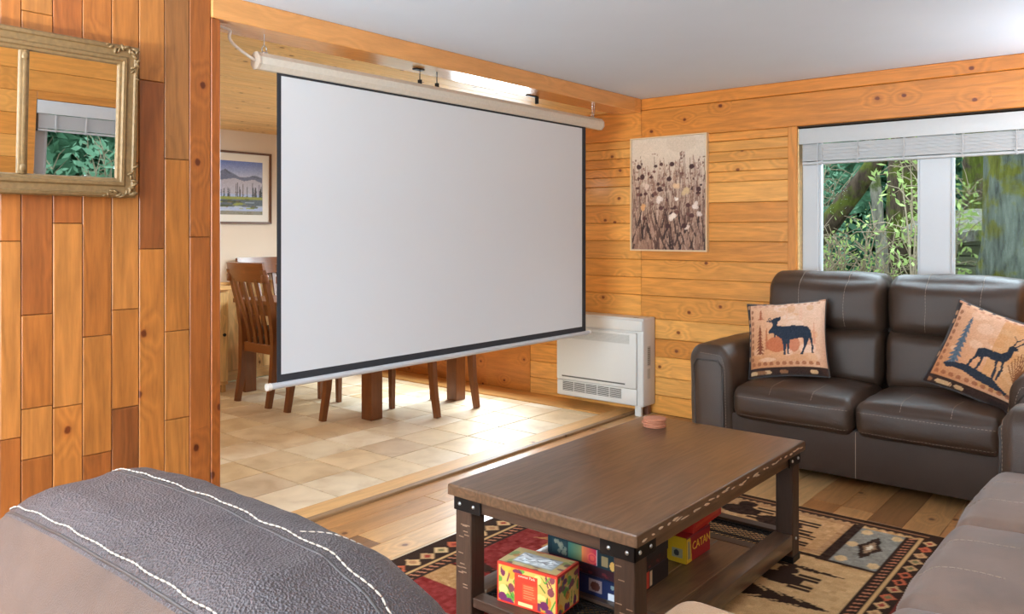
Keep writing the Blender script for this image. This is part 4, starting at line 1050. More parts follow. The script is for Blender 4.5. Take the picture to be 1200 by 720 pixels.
for (ya, yb, za, zb) in ((bl, y_l, bb_, bt_+0.02), (y_r, brr, bb_, bt_+0.02), (y_l, y_r, bb_, z_b), (y_l, y_r, z_t, bt_+0.02)):
    bx(bm, (XS-e, ya, za), (XS+e, yb, zb))
psp('black_border', bm, M['screen_black'])
hy0, hy1 = sp_(299, 80).y, sp_(703.5, 145).y; hz = bt_+0.034
oct_ = [(0.036*math.cos(PI/8+k*PI/4)*1.0, 0.040*math.sin(PI/8+k*PI/4)) for k in range(8)]
bm = bmesh.new(); prism(bm, [(XS+a, hz+b) for a, b in oct_], 'Y', hy0+0.012, hy1-0.012)
psp('housing', bm, M['housing'])
for ya, yb in ((hy0, hy0+0.012), (hy1-0.012, hy1)):
    bm = bmesh.new(); prism(bm, [(XS+a*1.03, hz+b*1.03) for a, b in oct_], 'Y', ya, yb); psp('end_cap', bm, plain('cream_plastic', L(192, 174, 156), 0.5))
by0, by1 = sp_(312.5, 455).y, sp_(691, 390).y
bm = bmesh.new(); cyl(bm, (XS, by0+0.02, bb_-0.014), 0.0145, by1-by0-0.04, 16, 'Y'); psp('bottom_bar', bm, M['white'], smooth=40)
for yy in (by0, by1-0.02):
    bm = bmesh.new(); cyl(bm, (XS, yy, bb_-0.014), 0.0165, 0.02, 16, 'Y'); psp('bar_cap', bm, M['cord'], smooth=40)
for yy in (hy0+0.045, hy1-0.10):
    bm = bmesh.new()
    tube(bm, [(XS, yy, 2.167), (XS, yy, hz+0.07)], 0.0022, 6)
    tube(bm, [(XS, yy+0.012*math.cos(a), hz+0.055+0.016*math.sin(a)) for a in np.linspace(0, 2*PI, 13)], 0.0022, 6)
    bx(bm, (XS-0.012, yy-0.012, hz+0.034), (XS+0.012, yy+0.012, hz+0.044), 0.002)
    psp('hanging_hook', bm, M['steel'], smooth=40)
yy = hy1-0.075; bm = bmesh.new(); tube(bm, [(XS, yy, 2.167), (XS, yy-0.004, 2.12), (XS, yy-0.01, hz+0.038)], 0.002, 6); psp('hanging_hook', bm, M['steel'], smooth=40)
for (pxx, pyy) in ((492, 92), (512, 98)):
    q = px_on(pxx, pyy, 'x', XS); bm = bmesh.new()
    tube(bm, [(XS, q.y, 2.167), (XS, q.y, hz+0.036)], 0.003, 6); bx(bm, (XS-0.01, q.y-0.008, hz+0.034), (XS+0.01, q.y+0.008, hz+0.06), 0.002); psp('hanging_bolt', bm, M['black'])
q = px_on(494, 90, 'x', XS); psp('mount_bracket', box((XS-0.03, q.y-0.04, 2.158), (XS+0.005, q.y+0.02, 2.166), 0.002), M['black'])
q = px_on(626, 121, 'x', XS-0.06); bm = bmesh.new(); bx(bm, (XS-0.085, q.y-0.06, 2.160), (XS-0.06, q.y+0.05, 2.1665), 0.002); bx(bm, (XS-0.085, q.y+0.038, 2.12), (XS-0.06, q.y+0.05, 2.16), 0.002); psp('mount_bracket', bm, M['black'])
bm = bmesh.new(); a = Vector((-3.06, 1.775, 2.158)); b = Vector((XS, hy0, hz))
pts = [a.lerp(b, t)+Vector((0, -0.03*math.sin(t*PI)+0.035*math.sin(t*PI*2), 0.03*math.sin(t*PI))) for t in np.linspace(0, 1, 16)]
tube(bm, pts, 0.0065, 8); cdn = tag(obj('power_cord', bm, M['cord'], None, smooth=180), 'white power cord running from the beam to the screen housing', 'cord')

# ================================================================== MIRROR
MT = math.radians(3.1)
mr = empty('wall_mirror', (-2.992, 0.975, 1.426), (0, MT, 0)); tag(mr, 'gilt framed wall mirror with carved corners hung on wooden planks', 'mirror')
# local frame of the parts: x -> out of the wall, y along wall, z up.  width from y=-0.42 to 0.425, height 0.553
def mz(bm):  # frame_rings builds in x/z with y outward; turn it so x->y, y->x
    bm.transform(Matrix(((0, 1, 0, 0), (1, 0, 0, 0), (0, 0, 1, 0), (0, 0, 0, 1)))); return bm
Y0, Y1, HM = -0.46, 0.425, 0.553
bm = bmesh.new(); frame_rings(bm, Y0, Y1, 0, HM, [(0.0, 0.002), (0.0, 0.022), (0.006, 0.030), (0.016, 0.032), (0.020, 0.026), (0.040, 0.024), (0.046, 0.030), (0.056, 0.030), (0.060, 0.022), (0.068, 0.020), (0.072, 0.010), (0.072, 0.002)])
obj('frame', mz(bm), M['gold'], mr, smooth=25)
d0, d1 = 0.032, 0.062
for (ya, yb) in ((d0, d1), (-0.097-0.0, -0.067)):
    bm = bmesh.new(); bx(bm, (0.004, ya, 0.07), (0.020, yb, HM-0.07), 0.004, 2); bx(bm, (0.004, ya+0.009, 0.07), (0.025, yb-0.009, HM-0.07), 0.003, 2)
    for zq in (0.09, HM-0.09):
        r_ = bmesh.ops.create_uvsphere(bm, u_segments=8, v_segments=6, radius=0.011)
        for v in r_['verts']: v.co = Vector((0.022+v.co.x*0.6, (ya+yb)/2+v.co.y, zq+v.co.z*1.5))
    obj('divider', bm, M['gold'], mr, smooth=40)
for ya, yb in ((d1-0.002, Y1-0.068), (-0.068, d0+0.002), (Y0+0.068, -0.096)):
    obj('mirror_glass', box((0.004, ya, 0.068), (0.009, yb, HM-0.068)), M['mirror'], mr)
rn = random.Random(9)
for cy, cz, sy, sz in ((Y1, HM, -1, -1), (Y1, 0, -1, 1), (Y0, HM, 1, -1), (Y0, 0, 1, 1)):
    bm = bmesh.new()
    for arm in (0, 1):
        for k in range(9):
            d = 0.012+k*0.013; wv = 0.016+0.010*math.sin(k*1.4)
            py_, pz_ = (d, wv) if arm == 0 else (wv, d)
            r_ = bmesh.ops.create_uvsphere(bm, u_segments=8, v_segments=6, radius=0.0115*(1-0.05*k)*rn.uniform(0.8, 1.2))
            an = rn.uniform(0, PI)
            for v in r_['verts']:
                c = v.co.copy(); c = Vector((c.x*0.75, c.y*1.4*math.cos(an)-c.z*0.6*math.sin(an), c.y*1.4*math.sin(an)+c.z*0.6*math.cos(an)))
                v.co = Vector((0.030+c.x, cy+sy*py_+c.y, cz+sz*pz_+c.z))
    obj('corner_ornament', bm, M['gold'], mr, smooth=60)

# ================================================================== PICTURES
# wildflower canvas
cx0, cx1, cz0, cz1 = -3.062, -2.46, 1.164, 1.978
cv = empty('wildflower_canvas', ((cx0+cx1)/2, YW, cz0)); tag(cv, 'canvas painting of brown meadow flowers in a thin pale frame', 'painting')
ci = Matrix.Translation((-(cx0+cx1)/2, -YW, -cz0))
fp = Pic(130, 176, (214, 190, 168)); rn = random.Random(77); asp = 176/130
g = np.clip((fp.Y-0.15)/0.85, 0, 1)[..., None]
fp.a = np.array((216, 194, 172))*(1-g)+np.array((150, 112, 92))*g
fp.put(((fp.X-.68)/.2)**2+((fp.Y-.05)/.09)**2 < 1, (202, 176, 152), .35)
for _ in range(420):
    x, y = rn.uniform(-.02, 1.02), rn.uniform(.33, 1.02); ln = rn.uniform(.05, .2)
    fp.line(x, y, x+rn.uniform(-.05, .05), y-ln, rn.uniform(.004, .013), rn.choice([(176, 140, 120), (128, 92, 76), (196, 166, 146), (104, 74, 62), (160, 120, 98), (148, 116, 104)]), .75, .002, asp)
for _ in range(70):
    x = rn.uniform(0, 1); y0 = rn.uniform(.75, 1.0); y1 = rn.uniform(.16, .6)
    fp.line(x, y0, x+rn.uniform(-.06, .06), y1, .004, rn.choice([(112, 84, 72), (140, 108, 92), (92, 66, 56)]), .7, .002, asp)
    for k in range(rn.randint(1, 5)): fp.ell(x+rn.uniform(-.04, .04), y1+rn.uniform(-.03, .06), rn.uniform(.006, .016), rn.uniform(.005, .012), rn.choice([(150, 112, 96), (120, 88, 78), (176, 140, 126)]), .85)
for _ in range(90):
    x, y = rn.uniform(0, 1), rn.uniform(.74, 1.02); ln = rn.uniform(.08, .22)
    fp.line(x, y, x+rn.uniform(-.1, .1), y-ln, rn.uniform(.008, .018), rn.choice([(74, 52, 46), (96, 68, 58), (60, 42, 38), (170, 132, 112)]), .85, .002, asp)
for _ in range(40):
    x, y = rn.uniform(.03, .98), rn.uniform(.22, .72); fp.ell(x, y, rn.uniform(.012, .034), rn.uniform(.008, .02), rn.choice([(84, 50, 46), (70, 44, 42), (110, 70, 62)]), .9)
for x, y, r_, c in ((.40, .55, .055, (226, 206, 192)), (.57, .71, .06, (232, 212, 196)), (.62, .55, .03, (236, 220, 206)), (.86, .61, .05, (226, 206, 192)), (.17, .62, .05, (214, 156, 104)), (.74, .49, .055, (206, 174, 132)), (.2, .43, .05, (214, 184, 164)), (.62, .44, .05, (220, 180, 140)), (.76, .8, .04, (216, 190, 172)), (.92, .69, .04, (222, 200, 186))):
    for k in range(6): fp.ell(x+rn.uniform(-.5, .5)*r_, y+rn.uniform(-.4, .4)*r_, r_*.5, r_*.34, c, .8)
for x, y in ((.39, .46), (.52, .37), (.82, .27), (.1, .25), (.15, .34), (.56, .24), (.91, .47), (.5, .79), (.72, .79)): fp.ell(x, y, .034, .022, (72, 44, 42), .95)
fp.noise(5, 3)
def cvp(name, me, mat, **k): o = obj(name, me, mat, cv, **k); o.matrix_parent_inverse = ci; return o
cvp('canvas', box((cx0+0.010, YW-0.028, cz0+0.010), (cx1-0.010, YW-0.0025, cz1-0.010)), M['cloth'] if False else M['cream'])
cvp('painted_surface', pic_mesh('painted_surface', fp, (cx0+0.011, YW-0.0285, cz1-0.011), (cx1-cx0-0.022, 0, 0), (0, 0, -(cz1-cz0-0.022))), M['paint'])
bm = bmesh.new(); frame_rings(bm, cx0, cx1, cz0, cz1, [(0, 0.002), (0, 0.036), (0.008, 0.036), (0.008, 0.002)])
bm.transform(Matrix(((1, 0, 0, 0), (0, -1, 0, YW), (0, 0, 1, 0), (0, 0, 0, 1)))); cvp('frame', bm, plain('pale_oak', L(222, 192, 152), 0.5))
# mountain landscape print in the dining room, on the wall x = XD
lp = empty('landscape_picture', (XD, 3.78, 1.37)); tag(lp, 'framed mountain lake watercolour with white mat on cream wall', 'picture'); li = Matrix.Translation((-XD, -3.78, -1.37))
py0, py1, pz0, pz1 = 3.30, 4.228, 1.372, 2.008
def lpp(name, me, mat, **k): o = obj(name, me, mat, lp, **k); o.matrix_parent_inverse = li; return o
bm = bmesh.new(); frame_rings(bm, py0, py1, pz0, pz1, [(0, 0.001), (0, 0.024), (0.018, 0.020), (0.018, 0.001)])
bm.transform(Matrix(((0, 1, 0, XD), (1, 0, 0, 0), (0, 0, 1, 0), (0, 0, 0, 1)))); lpp('frame', bm, plain('walnut_frame', L(104, 68, 48), 0.4))
lpp('mat_board', box((XD+0.001, py0+0.018, pz0+0.018), (XD+0.010, py1-0.018, pz1-0.018)), plain('mat_white', L(244, 240, 232), 0.7, var=0.0))
g_ = Pic(110, 80, (176, 190, 224)); rn = random.Random(31)
for i in range(40): g_.rect(0, i*.008, 1, i*.008+.01, np.array((108, 128, 196))*(1-i/40)+np.array((196, 200, 222))*(i/40))
g_.rect(0, .32, 1, .60, (216, 204, 210))
def ridge(pts, c, al=1): g_.poly(pts+[(1, .62), (0, .62)], c, al)
ridge([(0, .30), (.18, .22), (.35, .26), (.5, .16), (.58, .22), (.7, .30), (.8, .29), (.9, .25), (1, .3)], (112, 118, 146)); ridge([(0, .42), (.2, .34), (.45, .36), (.62, .32), (.75, .37), (.88, .33), (1, .40)], (206, 200, 212), .8)
g_.line(.5, .17, .56, .24, .012, (90, 94, 116), .8); g_.line(.86, .27, .95, .30, .012, (92, 96, 120), .8)
for i in range(46): x = rn.uniform(0, 1); g_.fir(x, rn.uniform(.40, .54), .67, rn.uniform(.012, .022), rn.choice([(44, 50, 52), (60, 62, 66), (84, 70, 66), (40, 54, 48), (100, 96, 120)]), .95, 5, i)
g_.rect(0, .66, 1, .76, (150, 156, 64)); g_.rect(0, .72, 1, .86, (96, 104, 110)); g_.rect(0, .74, .7, .76, (58, 62, 44))
for _ in range(60): x, y = rn.uniform(0, 1), rn.uniform(.70, 1); g_.ell(x, y, rn.uniform(.02, .08), rn.uniform(.006, .018), rn.choice([(160, 166, 60), (110, 96, 60), (84, 92, 40), (196, 206, 220), (150, 120, 80), (70, 76, 52)]), .8)
g_.rect(0, .93, 1, 1, (120, 104, 60), .6); g_.noise(6, 4)
lpp('print', pic_mesh('print', g_, (XD+0.0106, 3.405, pz1-0.085), (0, 0.735, 0), (0, 0, -(pz1-pz0-0.165))), M['print'])

# ================================================================== FLOOR HEAT PUMP
hx0, hx1, hy, hz0, hz1 = -3.612, -2.872, 4.892, 0.068, 0.692
hp = empty('heat_pump', ((hx0+hx1)/2, YW, 0)); tag(hp, 'white floor-standing heat pump unit against the pine wall', 'heater'); hi_ = Matrix.Translation((-(hx0+hx1)/2, -YW, 0))
def hpp(name, bm, mat, parent=None, **k):
    o = obj(name, bm, mat, parent or hp, **k)
    if parent is None: o.matrix_parent_inverse = hi_
    return o
body = hpp('casing', box((hx0, hy+0.018, hz0), (hx1, YW-0.003, hz1), 0.012, 3), M['pump'], smooth=40)
hpp('top_cover', box((hx0+0.003, hy+0.006, hz1-0.095), (hx1-0.003, hy+0.05, hz1-0.012), 0.014, 3), M['pump'], smooth=40)
hpp('front_panel', box((hx0+0.004, hy-0.004, hz0+0.125), (hx1-0.045, hy+0.02, hz1-0.105), 0.008, 2), M['pump'], smooth=40)
hpp('lower_panel', box((hx0+0.004, hy+0.002, hz0+0.008), (hx1-0.045, hy+0.02, hz0+0.123), 0.006, 2), M['pump'], smooth=40)
bm = bmesh.new(); bx(bm, (hx0+0.05, hy-0.0052, hz1-0.185), (hx1-0.10, hy-0.0035, hz1-0.122)); hpp('intake_grille', bm, M['pump_grey'])
bm = bmesh.new()
for k in range(8): bx(bm, (hx0+0.05, hy-0.0068, hz1-0.183+k*0.0078), (hx1-0.10, hy-0.005, hz1-0.180+k*0.0078))
hpp('grille_slats', bm, plain('pale_grey_plastic', L(200, 196, 190), 0.5))
bm = bmesh.new(); bx(bm, (hx0+0.055, hy-0.0052, hz0+0.148), (hx1-0.135, hy-0.0035, hz0+0.158)); hpp('panel_slot', bm, M['vent_dark'])
vent = bmesh.new(); gx = hx0+0.055; gw = (hx1-0.165-gx)/5
for k in range(5): bx(vent, (gx+k*gw+0.004, hy+0.0005, hz0+0.045), (gx+(k+1)*gw-0.004, hy+0.0022, hz0+0.112))
hpp('outlet_vent', vent, M['vent_dark'])
for k in range(6):
    bm = bmesh.new(); bx(bm, (gx, hy-0.003, hz0+0.050+k*0.0105), (gx+5*gw, hy+0.0006, hz0+0.054+k*0.0105), 0.0008); hpp('louvre', bm, M['pump'])
bm = bmesh.new(); bx(bm, (hx1-0.0005, hy+0.075, hz1-0.34), (hx1+0.001, hy+0.12, hz1-0.20)); bx(bm, (hx1-0.0005, hy+0.075, hz1-0.43), (hx1+0.001, hy+0.115, hz1-0.36)); hpp('rating_label', bm, M['pump_grey'])
bm = bmesh.new()
for k in range(9): bx(bm, (hx1+0.0008, hy+0.08, hz1-0.33+k*0.014), (hx1+0.0016, hy+0.114, hz1-0.325+k*0.014))
hpp('side_vent', bm, M['vent_dark'])
hpp('display', box((hx1-0.09, hy+0.03, hz1-0.004), (hx1-0.05, hy+0.05, hz1+0.0008)), M['vent_dark'])
for xa in (hx1-0.075,):
    hpp('foot', box((xa, hy+0.03, 0.0 if xa > -3.1 else 0.010), (xa+0.05, hy+0.055, hz0+0.005), 0.002), M['pump'])
hpp('pipe_cover', box((hx1-0.06, hy+0.12, 0.0), (hx1-0.02, hy+0.16, hz0+0.005), 0.002), plain('brown_pipe', L(110, 66, 48), 0.5))

# ================================================================== BLINDS
def blind(name, x0, x1, ztop, y, label, wand=True):
    """horizontal blind pulled up: local x across, -y into the room"""
    r = empty(name); zv = ztop-0.098
    obj('valance', box((x0, y-0.045, zv), (x1, y-0.035, ztop), 0.003, 2), M['blind'], r, smooth=40)
    obj('head_rail', box((x0+0.012, y-0.034, ztop-0.05), (x1-0.012, y+0.015, ztop-0.004), 0.002), M['blind'], r)
    n = 17; me = None
    for i in range(n):
        z = zv-0.006-i*0.0062; tl = 0.10*math.sin(i*1.7)
        bm = bmesh.new(); vs_ = bx(bm, (x0+0.018, y-0.030, -0.0027), (x1-0.018, y+0.018, 0.0027), 0.0008)
        if me is None: o = obj('slat', bm, M['blind'], r); me = o.data
        else: bm.free(); o = obj('slat', me, None, r)
        o.location = (0, 0, z); o.location.y = 0.0025*math.sin(i*1.9)
    zb = zv-0.006-n*0.0062-0.012
    obj('bottom_rail', box((x0+0.016, y-0.031, zb-0.006), (x1-0.016, y+0.019, zb+0.010), 0.003), M['blind'], r)
    w = x1-x0
    for f in (0.09, 0.23, 0.40, 0.60, 0.77, 0.91):
        bm = bmesh.new(); xx = x0+w*f
        for k in range(7):
            zz = zb+(zv-zb)*k/6; tube(bm, [(xx+0.010*math.sin(a)*((-1)**k), y-0.036, zz+0.010*math.cos(a)) for a in np.linspace(0, PI, 6)], 0.0022, 5)
        tube(bm, [(xx, y-0.034, zb-0.004), (xx+0.003, y-0.037, (zb+zv)/2), (xx, y-0.034, zv+0.01)], 0.003, 5)
        obj('ladder_cord', bm, M['blind'], r)
    if wand:
        bm = bmesh.new(); xx = x0+0.115; tube(bm, [(xx, y-0.040, zv+0.01), (xx+0.001, y-0.042, zv-0.42)], 0.0038, 6); obj('tilt_wand', bm, M['white'], r)
    return tag(r, label, 'blind')
blind('window_blind', W1[0]+0.004, W1[1]-0.004, W1[3]-0.003, YW+0.035, 'white horizontal blind drawn up over the window behind the loveseat')
b2 = blind('window_blind', 0.004, W2[1]-W2[0]-0.004, W2[3]-0.003, 0.035, 'white horizontal blind drawn up over the side window reflected in the mirror', False)
b2.location = (XR, W2[1], 0); b2.rotation_euler = (0, 0, -PI/2)

# ================================================================== DINING SET
def dining_chair():
    r = empty('dining_chair'); hw = 0.205
    def post(s):
        b = bmesh.new(); P = [(s*hw*1.0, -0.055, 0), (s*hw, -0.016, 0.22), (s*hw, 0.0, 0.42), (s*hw, -0.004, 0.55), (s*hw*1.03, -0.035, 0.75), (s*hw*1.07, -0.09, 0.95), (s*hw*1.08, -0.115, 1.02)]
        sweep_rect(b, P, 0.04, 0.045, (1, 0, 0), None, [0.036, 0.046, 0.055, 0.052, 0.042, 0.034, 0.028]); obj('back_post', b, M['dine_z'], r, smooth=30)
    post(-1); post(1)
    b = bmesh.new()                                        # curved top rail with rounded ears
    N = 12
    for zz in (0,):
        P = []
        for i in range(N+1):
            u = -1+2*i/N; P.append((u*0.236, -0.085-0.030*(1-u*u)-0.018, 1.0))
        sweep_rect(b, P, 0.145, 0.024, (0, -0.22, 1))
    obj('top_rail', b, M['dine_x'], r, smooth=30)
    for s in (-1, 1):
        b = bmesh.new(); bx(b, (s*0.228-0.018, -0.125, 0.925), (s*0.228+0.018, -0.075, 0.985), 0.008, 2); obj('rail_ear', b, M['dine_x'], r, smooth=40)
    for i in range(4):
        x = -0.126+i*0.084; b = bmesh.new()
        sweep_rect(b, [(x*0.92, 0.0, 0.44), (x*0.94, -0.012, 0.55), (x*0.98, -0.055, 0.72), (x*1.05, -0.095, 0.86), (x*1.08, -0.118, 0.95)], 0.036, 0.014, (1, 0, 0)); obj('back_slat', b, M['dine_z'], r, smooth=40)
    obj('back_apron', box((-hw+0.018, -0.014, 0.385), (hw-0.018, 0.014, 0.455), 0.003), M['dine_x'], r)
    for s in (-1, 1):
        b = bmesh.new(); sweep_rect(b, [(s*(hw+0.005), 0.41, 0), (s*(hw+0.005), 0.41, 0.43)], 0.04, 0.04, (1, 0, 0), [0.032, 0.042], [0.032, 0.042]); obj('front_leg', b, M['dine_z'], r)
        obj('side_apron', box((s*(hw)-0.011, 0.02, 0.375), (s*(hw)+0.011, 0.395, 0.435), 0.002), M['dine_z'], r)
    obj('front_apron', box((-hw+0.018, 0.40, 0.375), (hw-0.018, 0.422, 0.435), 0.002), M['dine_x'], r)
    s, _ = soft('seat', M['cushion'], r, (-hw-0.018, 0.015, 0.435), (hw+0.018, 0.435, 0.478), 0.018, crown=(0, 0, 0.012), m=(5, 5, 2))
    return r
ch0 = dining_chair()
spots = [(-5.345, 3.455, 0, 'wooden slat-back dining chair at the near side of the table, beside the pine sideboard'),
         (-4.715, 3.465, 0, 'wooden slat-back dining chair behind the projection screen, next to the thick table leg'),
         (-4.03, 4.19, PI/2, 'wooden slat-back dining chair at the head of the table by the heat pump'),
         (-6.19, 4.09, -PI/2, 'wooden slat-back dining chair at the far head of the table under the landscape picture')]
for i, (x, y, a, lab) in enumerate(spots):
    c = ch0 if i == 0 else copy_tree(ch0); c.location = (x, y, 0.0005); c.rotation_euler = (0, 0, a); tag(c, lab, 'chair', 'dining chairs')
dt = empty('dining_table', (-5.05, 4.1, 0)); tag(dt, 'dark wooden dining table with thick square legs behind the screen', 'table'); di = Matrix.Translation((5.05, -4.1, 0))
def dtp(name, bm, mat, **k): o = obj(name, bm, mat, dt, **k); o.matrix_parent_inverse = di; return o
dx0, dx1, dy0, dy1 = -5.93, -4.22, 3.59, 4.60
for k in range(6):
    w = (dy1-dy0)/6; dtp('tabletop_board', box((dx0, dy0+k*w+0.0006, 0.725), (dx1, dy0+(k+1)*w-0.0006, 0.76), 0.003), M['dine_x'])
for xa in (dx0+0.03, dx1-0.135):
    for ya in (dy0+0.03, dy1-0.135): dtp('leg', box((xa, ya, 0.0005), (xa+0.105, ya+0.105, 0.724), 0.006, 2), M['dine_z'])
for lo, hi in (((dx0+0.136, dy0+0.05, 0.635), (dx1-0.136, dy0+0.075, 0.724)), ((dx0+0.136, dy1-0.075, 0.635), (dx1-0.136, dy1-0.05, 0.724)), ((dx0+0.05, dy0+0.136, 0.635), (dx0+0.075, dy1-0.136, 0.724)), ((dx1-0.075, dy0+0.136, 0.635), (dx1-0.05, dy1-0.136, 0.724))):
    dtp('apron', box(lo, hi, 0.002), M['dine_x'])
# pine sideboard whose end shows past the plank wall
sb_ = empty('sideboard', (-6.0, 2.9, 0)); tag(sb_, 'pale pine sideboard end beside the slat-back chair in the dining room', 'sideboard'); si = Matrix.Translation((6.0, -2.9, 0))
sx0_, sx1_, sy0_, sy1_ = -6.32, -5.92, 2.35, 3.555
def sbp(name, bm, mat, **k): o = obj(name, bm, mat, sb_, **k); o.matrix_parent_inverse = si; return o
sbp('top', box((sx0_, sy0_-0.02, 0.83), (sx1_+0.02, sy1_+0.02, 0.862), 0.004), M['pine_y'], color=L(226, 176, 110))
sbp('body', box((sx0_, sy0_, 0.06), (sx1_-0.02, sy1_, 0.829), 0.003), M['plank_v'], color=L(228, 182, 118))
for k in range(3):
    ya = sy0_+0.01+k*0.40; d = sbp('door', box((sx1_-0.02, ya, 0.09), (sx1_, ya+0.385, 0.81), 0.003), M['plank_v'], color=L(226, 178, 112))
    bm = bmesh.new(); lathe(bm, (0, 0, 0), [(0.006, 0), (0.005, 0.012), (0.014, 0.018), (0.013, 0.026), (0.004, 0.03)], 12); bm.transform(Matrix.Translation((sx1_, ya+0.34, 0.47)) @ Matrix.Rotation(PI/2, 4, 'Y')); o = obj('knob', bm, M['black'], d, smooth=60); 
for fx in (sx0_+0.02, sx1_-0.06):
    for fy in (sy0_+0.02, sy1_-0.06): sbp('foot', box((fx, fy, 0.0005), (fx+0.04, fy+0.04, 0.06), 0.003), M['plank_v'], color=L(210, 160, 96))
# added pendant lamp, unseen behind the plank wall, to light the dining room
pd = empty('added_pendant', (-5.0, 2.55, ZD)); tag(pd, 'added warm glass pendant lamp, unseen in the dining room behind the plank wall', 'lamp')
bm = bmesh.new(); lathe(bm, (0, 0, 0), [(0.01, -0.02), (0.05, -0.018), (0.055, -0.0005)], 16); obj('canopy', bm, M['black'], pd, smooth=40)
bm = bmesh.new(); tube(bm, [(0, 0, -0.015), (0, 0, -0.22)], 0.004, 6); obj('cord', bm, M['black'], pd)
bm = bmesh.new(); lathe(bm, (0, 0, 0), [(0.02, -0.22), (0.09, -0.25), (0.14, -0.30), (0.15, -0.34), (0.145, -0.34), (0.13, -0.30), (0.085, -0.255), (0.018, -0.225)], 24); obj('shade', bm, plain('opal_glass', L(250, 240, 222), 0.4), pd, smooth=60)
t = NT('lit_bulb'); em = t.node('ShaderNodeEmission'); em.inputs[0].default_value = (1, 0.86, 0.66, 1); em.inputs[1].default_value = 18; t.l.new(em.outputs[0], t.out.inputs[0])
bm = bmesh.new(); bmesh.ops.create_uvsphere(bm, u_segments=12, v_segments=8, radius=0.035); bm.transform(Matrix.Translation((0, 0, -0.30))); obj('bulb', bm, t.m, pd, smooth=180)
ld = bpy.data.lights.new('added_pendant_light', 'POINT'); ld.energy = 15; ld.color = (1, 0.90, 0.76); ld.shadow_soft_size = 0.06
lo_ = bpy.data.objects.new('added_pendant_light', ld); C.objects.link(lo_); lo_.parent = pd; lo_.location = (0, 0, -0.37)

# ================================================================== OUTSIDE
def leaf_mat(name, c1, c2):
    t = NT(name); tc = t.node('ShaderNodeTexCoord').outputs['Object']; n = t.noise(tc, 3.5, 3); n2 = t.noise(tc, 40, 2)
    c = t.mix(t.math('ADD', t.math('MULTIPLY', n, 0.9), t.math('MULTIPLY', n2, 0.4), clamp=True), c1, c2)
    d = t.node('ShaderNodeBsdfDiffuse'); t.l.new(c, d.inputs[0]); tr = t.node('ShaderNodeBsdfTranslucent'); t.l.new(c, tr.inputs[0])
    mx = t.node('ShaderNodeMixShader'); mx.inputs[0].default_value = 0.4; t.l.new(d.outputs[0], mx.inputs[1]); t.l.new(tr.outputs[0], mx.inputs[2]); t.l.new(mx.outputs[0], t.out.inputs[0]); return t.m
def bark_mat(name, c, moss, mf):
    t = NT(name); tc = t.node('ShaderNodeTexCoord').outputs['Object']; mp = t.node('ShaderNodeMapping'); mp.inputs['Scale'].default_value = (1, 1, 0.18); t.l.new(tc, mp.inputs[0])
    n = t.noise(mp.outputs[0], 22, 5, 0.65); m = t.noise(tc, 4.0, 4, 0.6)
    col = t.mix(1.0, c, t.ramp(n, [(0.3, (0.35, 0.35, 0.35, 1)), (0.7, (1.5, 1.5, 1.5, 1))]), 'MULTIPLY')
    col = t.mix(t.ramp(m, [(0.58-mf*0.3, (0, 0, 0, 1)), (0.68-mf*0.3, (1, 1, 1, 1))]), col, t.mix(1.0, moss, t.ramp(n, [(0.3, (0.5, 0.5, 0.5, 1)), (0.7, (1.4, 1.4, 1.4, 1))]), 'MULTIPLY'))
    t.bsdf(col, 0.9, 0, t.bump(n, 0.8, 0.03), 0.2); return t.m
M['bark'] = bark_mat('mossy_bark', L(88, 74, 62), L(92, 100, 40), 0.45); M['bark2'] = bark_mat('grey_green_bark', L(108, 114, 104), L(112, 112, 48), 0.35)
M['bark3'] = bark_mat('pale_bark', L(158, 152, 140), L(96, 106, 60), 0.1)
M['leaf'] = leaf_mat('bright_leaf', L(150, 186, 92), L(206, 224, 150)); M['leaf2'] = leaf_mat('blue_green_leaf', L(80, 136, 108), L(160, 204, 172)); M['leaf3'] = leaf_mat('dark_needle', L(52, 98, 76), L(120, 166, 132))
M['twig'] = plain('pale_twig', L(168, 150, 126), 0.9, var=0.2)
def leaf_cloud(n, fn, size, seed, elong=2.0):
    r = np.random.RandomState(seed); P = np.array([fn(r) for _ in range(n)])
    d = r.randn(n, 3); d /= np.linalg.norm(d, axis=1)[:, None]; u = r.randn(n, 3); u -= (u*d).sum(1)[:, None]*d; u /= np.linalg.norm(u, axis=1)[:, None]
    s = size*r.uniform(0.6, 1.4, n)[:, None]; a = u*s*elong; b = np.cross(d, u)*s
    V = np.stack([P-a, P+b*0.8, P+a, P-b*0.8], 1).reshape(-1, 3); Fq = np.arange(4*n).reshape(n, 4)
    me = bpy.data.meshes.new('foliage'); me.from_pydata(V.tolist(), [], Fq.tolist()); me.update(); return me
GZ = -0.35
bm = bmesh.new(); 
for i in range(25):
    for j in range(13): pass
bx(bm, (-14, YW+0.21, GZ-0.4), (14, 34, GZ)); bx(bm, (XO+0.01, -14, GZ-0.4), (18, YW+0.2, GZ))
gt = NT('forest_floor'); tc = gt.node('ShaderNodeTexCoord').outputs['Object']; n = gt.noise(tc, 2.0, 6, 0.65)
gt.bsdf(gt.ramp(n, [(0.3, L(60, 70, 40)), (0.5, L(110, 104, 74)), (0.7, L(84, 110, 60))]), 0.95, 0, gt.bump(n, 0.8, 0.1)); gnd = struct(obj('ground', bm, gt.m))
